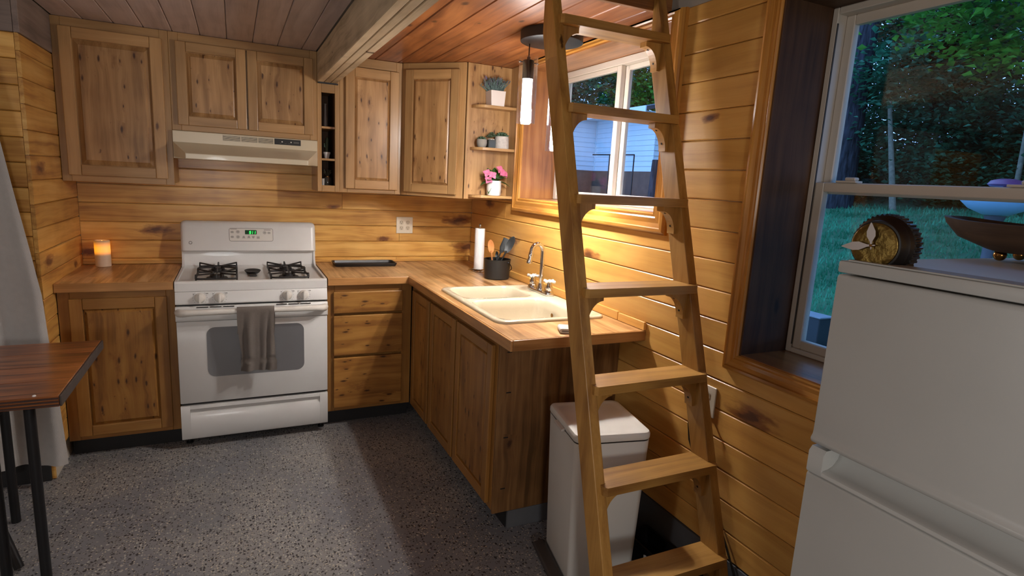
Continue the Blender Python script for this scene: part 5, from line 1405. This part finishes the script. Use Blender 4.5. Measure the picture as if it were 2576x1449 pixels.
# ------------------------------------------------------------------ outside
def ground_z(x, y): return -0.30 + 0.137 * max(0.0, x - 0.3) + 0.04 - 0.0 * y
bm = bmesh.new()
fs = surf(bm, lambda u, v: (0.31 + u * 34, -14 + v * 42, (-0.30 + 0.137 * (0.31 + u * 34) if u < 0.36 else -0.30 + 0.137 * (0.31 + 0.36 * 34) + (u - 0.36) * 5) + 0.03 * mnoise.noise(Vector((u * 30, v * 36, 0)))), 60, 60)
bmesh.ops.recalc_face_normals(bm, faces=fs)
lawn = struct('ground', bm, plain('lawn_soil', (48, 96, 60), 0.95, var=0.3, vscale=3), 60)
bm = bmesh.new()
for i in range(26000):
    u = RN.random() ** 1.6
    x = 0.6 + u * 12.0
    yc = -2.6 + (x + 0.5) * 0.42
    y = RN.uniform(yc - 2.2 - x * 0.15, yc + 1.8 + x * 0.10)
    if (x - 5.0) ** 2 + (y + 0.98) ** 2 < 0.05 or (3.15 < x < 3.5 and -0.68 < y < -0.28): continue
    z = -0.30 + 0.137 * x
    h_ = RN.uniform(0.04, 0.10); w_ = RN.uniform(0.006, 0.014) * (1 + x * 0.1); a = RN.uniform(0, 6.28)
    dx, dy = math.cos(a) * w_, math.sin(a) * w_
    lx, ly_ = RN.uniform(-0.05, 0.05), RN.uniform(-0.05, 0.05)
    bm.faces.new((bm.verts.new((x - dx, y - dy, z - 0.02)), bm.verts.new((x + dx, y + dy, z - 0.02)), bm.verts.new((x + lx, y + ly_, z + h_))))
o = ob('grass', bm, GRASS); o['kind'] = 'stuff'; tag(o, 'short sky-tinted green grass of the lawn outside the big window', 'grass'); 

def tree(name, label, x, y, z0, r, h, crown, nl, ls, mat, lean=(0, 0), group=None, bare=0.0):
    tt = thing(name, label, 'tree', (x, y, z0), group=group)
    bm = bmesh.new()
    pts = []
    for i in range(9):
        u = i / 8; pts.append((x + lean[0] * u + 0.05 * r * math.sin(u * 7), y + lean[1] * u + 0.06 * r * math.cos(u * 5), z0 + h * u))
    tube(bm, pts, [r * (1.12 if i == 0 else 1) * (1 - 0.45 * i / 8) for i in range(9)], 16)
    ob('trunk', bm, BARK2 if name == 'sapling' else BARK, tt, 60)
    if nl:
        vs, fs_ = [], []
        cx, cy, cz, rx, ry, rz_ = crown
        # sprays: clumps of leaves lying in drooping layers
        for s in range(max(1, nl // 28)):
            while True:
                p0 = Vector((RN.uniform(-1, 1), RN.uniform(-1, 1), RN.uniform(-1, 1)))
                if p0.length < 1 and p0.length > 0.25: break
            c0 = Vector((cx + p0.x * rx, cy + p0.y * ry, cz + p0.z * rz_))
            tilt = Vector((RN.uniform(-0.4, 0.4), RN.uniform(-0.4, 0.4), 1)).normalized()
            for j in range(28):
                q = c0 + Vector((RN.gauss(0, ls * 2.4), RN.gauss(0, ls * 2.4), RN.gauss(0, ls * 0.9)))
                n_ = (tilt + Vector((RN.uniform(-0.6, 0.6), RN.uniform(-0.6, 0.6), RN.uniform(-0.3, 0.3)))).normalized()
                a = n_.orthogonal().normalized(); b_ = n_.cross(a)
                th_ = RN.uniform(0, 6.28); d = a * math.cos(th_) + b_ * math.sin(th_); e = n_.cross(d)
                L_ = ls * RN.uniform(0.7, 1.3); k = len(vs)
                vs += [q - d * L_ * 0.5, q + e * L_ * 0.42 + n_ * L_ * 0.08, q + d * L_ * 0.6 - n_ * L_ * 0.12, q - e * L_ * 0.42 + n_ * L_ * 0.08]
                fs_.append((k, k + 1, k + 2)); fs_.append((k, k + 2, k + 3))
        me = bpy.data.meshes.new('crown'); me.from_pydata([tuple(v) for v in vs], [], fs_); me.update()
        me.materials.append(mat)
        o_ = bpy.data.objects.new('crown', me); COL.objects.link(o_); o_.parent = tt; o_.location = -Vector((x, y, z0)); o_['kind'] = 'stuff'
    return tt
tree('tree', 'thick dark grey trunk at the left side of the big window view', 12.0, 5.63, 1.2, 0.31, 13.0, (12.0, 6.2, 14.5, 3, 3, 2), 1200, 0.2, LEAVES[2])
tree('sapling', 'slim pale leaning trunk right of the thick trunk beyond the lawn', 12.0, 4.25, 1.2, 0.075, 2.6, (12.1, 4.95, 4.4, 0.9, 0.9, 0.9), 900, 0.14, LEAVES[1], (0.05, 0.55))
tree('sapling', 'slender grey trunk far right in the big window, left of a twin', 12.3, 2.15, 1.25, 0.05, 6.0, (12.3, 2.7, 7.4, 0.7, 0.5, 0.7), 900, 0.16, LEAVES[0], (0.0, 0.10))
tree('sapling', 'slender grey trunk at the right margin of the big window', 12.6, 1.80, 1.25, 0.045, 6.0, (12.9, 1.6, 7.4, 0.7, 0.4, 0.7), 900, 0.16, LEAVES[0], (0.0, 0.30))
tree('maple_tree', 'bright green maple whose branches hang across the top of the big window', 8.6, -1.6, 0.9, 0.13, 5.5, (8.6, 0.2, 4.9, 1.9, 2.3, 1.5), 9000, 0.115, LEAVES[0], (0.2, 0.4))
tree('sky_block_oak', 'tall broad oak added to block sky light beside the big window, mostly above the view', 8.0, -6.5, 0.7, 0.24, 7.5, (7.0, -4.0, 8.0, 4.0, 4.5, 1.6), 9000, 0.26, LEAVES[1], (-0.3, 0.6))  # canopy added to keep sky light off the window jamb
for lab, x, y, r_, mi in (('broad sky-blocking tree added nearest the house, out past the right side of the big window', 9.5, -9.5, 3.6, 1), ('broad dark sky-blocking tree added in the middle beyond the right edge of the big window', 13.5, -6.5, 3.8, 2), ('broad sky-blocking tree added farthest back at the right edge of the big window', 14.5, -2.2, 3.0, 1), ('broad dark sky-blocking tree added close by the wall beyond the right side of the big window', 6.0, -11.5, 3.4, 2)):
    tree('sky_block_tree', lab, x, y, 0.8 if x < 10 else 1.4, 0.2, 7.0, (x, y, 5.2, r_, r_, 3.8), 5600, 0.26, LEAVES[mi], (0, 0), 'sky-blocking trees added past the right side of the big window')  # out-of-view crowns added to block sky light at the big window
WOODS_ = (
    ('wood_tree', 'tall dark tree at the back of the wood, behind the thick trunk at left', 17.5, 9.5, 6.0, 2.6, 3.0, 4.8, 11000, 2, 2.0, 10, 0.2),
    ('wood_tree', 'tall dark tree at the back of the wood, middle of the big window', 17.5, 5.5, 5.4, 2.6, 2.8, 4.4, 12000, 2, 2.0, 10, 0.2),
    ('wood_tree', 'tall dark tree at the back of the wood, right side of the big window', 18.0, 1.5, 5.0, 2.6, 3.2, 4.2, 12000, 2, 2.0, 10, 0.2),
    ('wood_tree', 'sky-tinted green tree of the front row, directly right of the thick trunk', 14.5, 7.3, 4.6, 2.2, 2.0, 3.4, 12000, 1, 1.5, 8, 0.14),
    ('wood_tree', 'rounded sky-tinted green tree over the pale leaning trunk', 14.0, 5.0, 3.4, 1.9, 1.6, 2.0, 11000, 1, 1.4, 6, 0.10),
    ('wood_tree', 'dark tree of the front row between leaning trunk and slender trunks', 14.5, 3.2, 4.2, 2.0, 1.8, 2.8, 12000, 2, 1.4, 7, 0.12),
    ('wood_tree', 'sky-tinted green tree behind the two slender trunks at far right', 14.0, 1.6, 3.2, 1.8, 1.5, 1.9, 11000, 1, 1.4, 6, 0.10),
    ('wood_tree', 'reddish-brown leafed tree high up right of the thick trunk', 13.8, 4.9, 5.6, 1.5, 1.0, 1.0, 4000, 3, 1.4, 5.4, 0.1),
    ('wood_shrub', 'low dark shrub at the lawn edge beside the thick trunk', 13.4, 6.6, 2.2, 1.2, 1.5, 1.1, 5000, 2, 1.4, 1.2, 0.05),
    ('wood_shrub', 'low dark shrub at the lawn edge above the brass clock', 13.6, 3.5, 2.0, 1.0, 1.5, 0.9, 5000, 2, 1.4, 1.0, 0.05),
    ('wood_shrub', 'low dark shrub at the lawn edge behind the bird bath', 13.6, 1.2, 2.0, 1.0, 1.4, 0.9, 5000, 2, 1.4, 1.0, 0.05))
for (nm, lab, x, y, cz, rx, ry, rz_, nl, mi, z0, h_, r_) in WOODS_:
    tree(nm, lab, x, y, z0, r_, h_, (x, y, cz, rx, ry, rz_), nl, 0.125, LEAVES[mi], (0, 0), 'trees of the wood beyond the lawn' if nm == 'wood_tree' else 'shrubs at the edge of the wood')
for (lab, x, y, cz, rx, ry, rz_, nl, mi) in (('green tree behind the neighbour roof, left pane of the sink window', 9.3, 14.5, 5.2, 2.4, 2.0, 2.6, 9000, 1), ('dark green tree behind the neighbour roof at the centre bar of the sink window', 12.4, 16.5, 5.6, 2.6, 2.2, 3.0, 9000, 2), ('sky-tinted green tree behind the neighbour roof, right pane of the sink window', 15.5, 15.0, 6.0, 2.6, 2.4, 3.2, 9000, 1), ('bright green low tree just above the neighbour roof ridge', 12.0, 13.0, 4.6, 1.9, 1.8, 1.6, 6000, 0), ('farthest tall dark tree behind the left tree over the neighbour roof', 9.0, 19.0, 7.0, 3.5, 2.4, 4.0, 8000, 2), ('farthest tall dark tree behind the right trees over the neighbour roof', 15.0, 20.0, 7.5, 4.0, 2.4, 4.5, 8000, 2), ('dark tree rightmost of those over the neighbour roof', 17.5, 13.0, 6.0, 2.4, 2.2, 3.6, 7000, 2)):
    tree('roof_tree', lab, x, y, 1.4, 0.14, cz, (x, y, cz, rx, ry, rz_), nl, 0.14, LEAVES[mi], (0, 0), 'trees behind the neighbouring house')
tree('tree', 'grey trunk standing before the white house, seen through the sink window', 5.2, 4.38, 0.4, 0.135, 1.65, (5.2, 4.3, 7.6, 1.5, 1.5, 1.0), 0, 0.16, LEAVES[2])

# neighbouring house with clapboard walls
h = thing('neighbour_house', 'white clapboard house with brown base seen through the sink window', 'house', (6.0, 6.0, 0.3))
ob('core', B(6.02, 8.0, 5.50, 7.57, 0.3, 3.05), DRYW, h)
ob('core', B(4.3, 6.015, 7.62, 10.5, 0.3, 3.05), DRYW, h)
for i in range(11):
    z = 1.885 + i * 0.105
    bm = bmesh.new(); prism(bm, [(6.019, z), (5.998, z), (6.012, z + 0.104), (6.019, z + 0.104)], 'y', 5.48, 7.585); ob('siding_board', bm, SIDING, h)
    bm = bmesh.new(); prism(bm, [(7.619, z), (7.598, z), (7.612, z + 0.104), (7.619, z + 0.104)], 'x', 4.9, 6.0); ob('siding_board', bm, SIDING, h)
for i in range(11):
    z = 1.885 + i * 0.105
    bm = bmesh.new(); prism(bm, [(5.499, z), (5.478, z), (5.492, z + 0.104), (5.499, z + 0.104)], 'x', 6.0, 8.0); ob('siding_board', bm, SIDING, h)
ob('base_wall', B(6.02, 8.0, 5.482, 5.499, 0.2, 1.884), BROWN, h)
ob('corner_board', B(5.985, 6.012, 7.575, 7.598, 1.885, 3.04), SIDING, h)
ob('base_wall', B(5.99, 6.018, 5.48, 7.60, 0.2, 1.884), BROWN, h)
ob('base_wall', B(4.9, 6.0, 7.60, 7.618, 0.2, 1.884), BROWN, h)
ob('deck', B(5.55, 5.98, 5.5, 7.55, 1.30, 1.36), BROWN, h)
bm = bmesh.new(); prism(bm, [(5.55, 3.02), (5.55, 3.09), (8.2, 3.70), (8.2, 3.61)], 'y', 5.25, 7.9); ob('roof', bm, ROOFM, h)
ob('fascia', B(5.525, 5.549, 5.25, 7.57, 2.985, 3.10), SIDING, h)
ob('soffit', B(5.55, 6.0, 5.3, 7.57, 3.0, 3.018), SIDING, h)
bm = bmesh.new(); prism(bm, [(7.25, 3.10), (7.25, 3.17), (10.6, 4.0), (10.6, 3.93)], 'x', 4.2, 5.54); ob('roof', bm, ROOFM, h)
bm = bmesh.new(); tube(bm, [(5.62, 7.1, 2.22), (5.62, 5.6, 2.19)], 0.014, 8); tube(bm, [(5.62, 6.45, 2.2), (5.62, 6.45, 1.36)], 0.014, 8); tube(bm, [(5.62, 5.6, 2.19), (5.62, 5.6, 1.36)], 0.014, 8)
ob('railing', bm, BLKMET, h, 60)

b_ = thing('bird_bath', 'pale blue bowl on a stand with a purple cap, outside the big window', 'bird bath', (5.0, -0.98, 0.38))
bm = bmesh.new(); lathe(bm, [(0.0, 1.46), (0.10, 1.465), (0.22, 1.52), (0.30, 1.60), (0.325, 1.68), (0.315, 1.68), (0.28, 1.61), (0.15, 1.51), (0.0, 1.49)], (5.0, -0.98, 0), 36); ob('basin', bm, plain('blue_glaze', (150, 190, 220), 0.35), b_, 50)
bm = bmesh.new(); lathe(bm, [(0.16, 0.36), (0.15, 0.40), (0.05, 0.50), (0.045, 1.35), (0.09, 1.459)], (5.0, -0.98, 0), 20); ob('stand', bm, plain('stand_grey', (70, 72, 78), 0.6), b_, 50)
bm = bmesh.new(); lathe(bm, [(0.0, 1.735), (0.12, 1.735), (0.145, 1.755), (0.12, 1.79), (0.06, 1.808), (0.0, 1.81)], (5.0, -1.02, 0), 24); lathe(bm, [(0.02, 1.495), (0.02, 1.735)], (5.0, -1.02, 0), 10); ob('cap', bm, plain('purple_glaze', (96, 50, 84), 0.4), b_, 50)

c = thing('utility_box', 'grey metal utility box on the grass low in the big window', 'box', (3.30, -0.48, 0.10))
bm = bmesh.new(); fs = prism(bm, [(-0.60, 0.10), (-0.36, 0.10), (-0.36, 0.44), (-0.60, 0.44)], 'x', 3.24, 3.42); bev(bm, fs, 0.008); ob('housing', bm, plain('utility_grey', (40, 44, 48), 0.6), c)
ob('box_lid', B(3.23, 3.43, -0.61, -0.35, 0.4405, 0.455, b=0.003), plain('utility_lid', (120, 128, 134), 0.5), c)
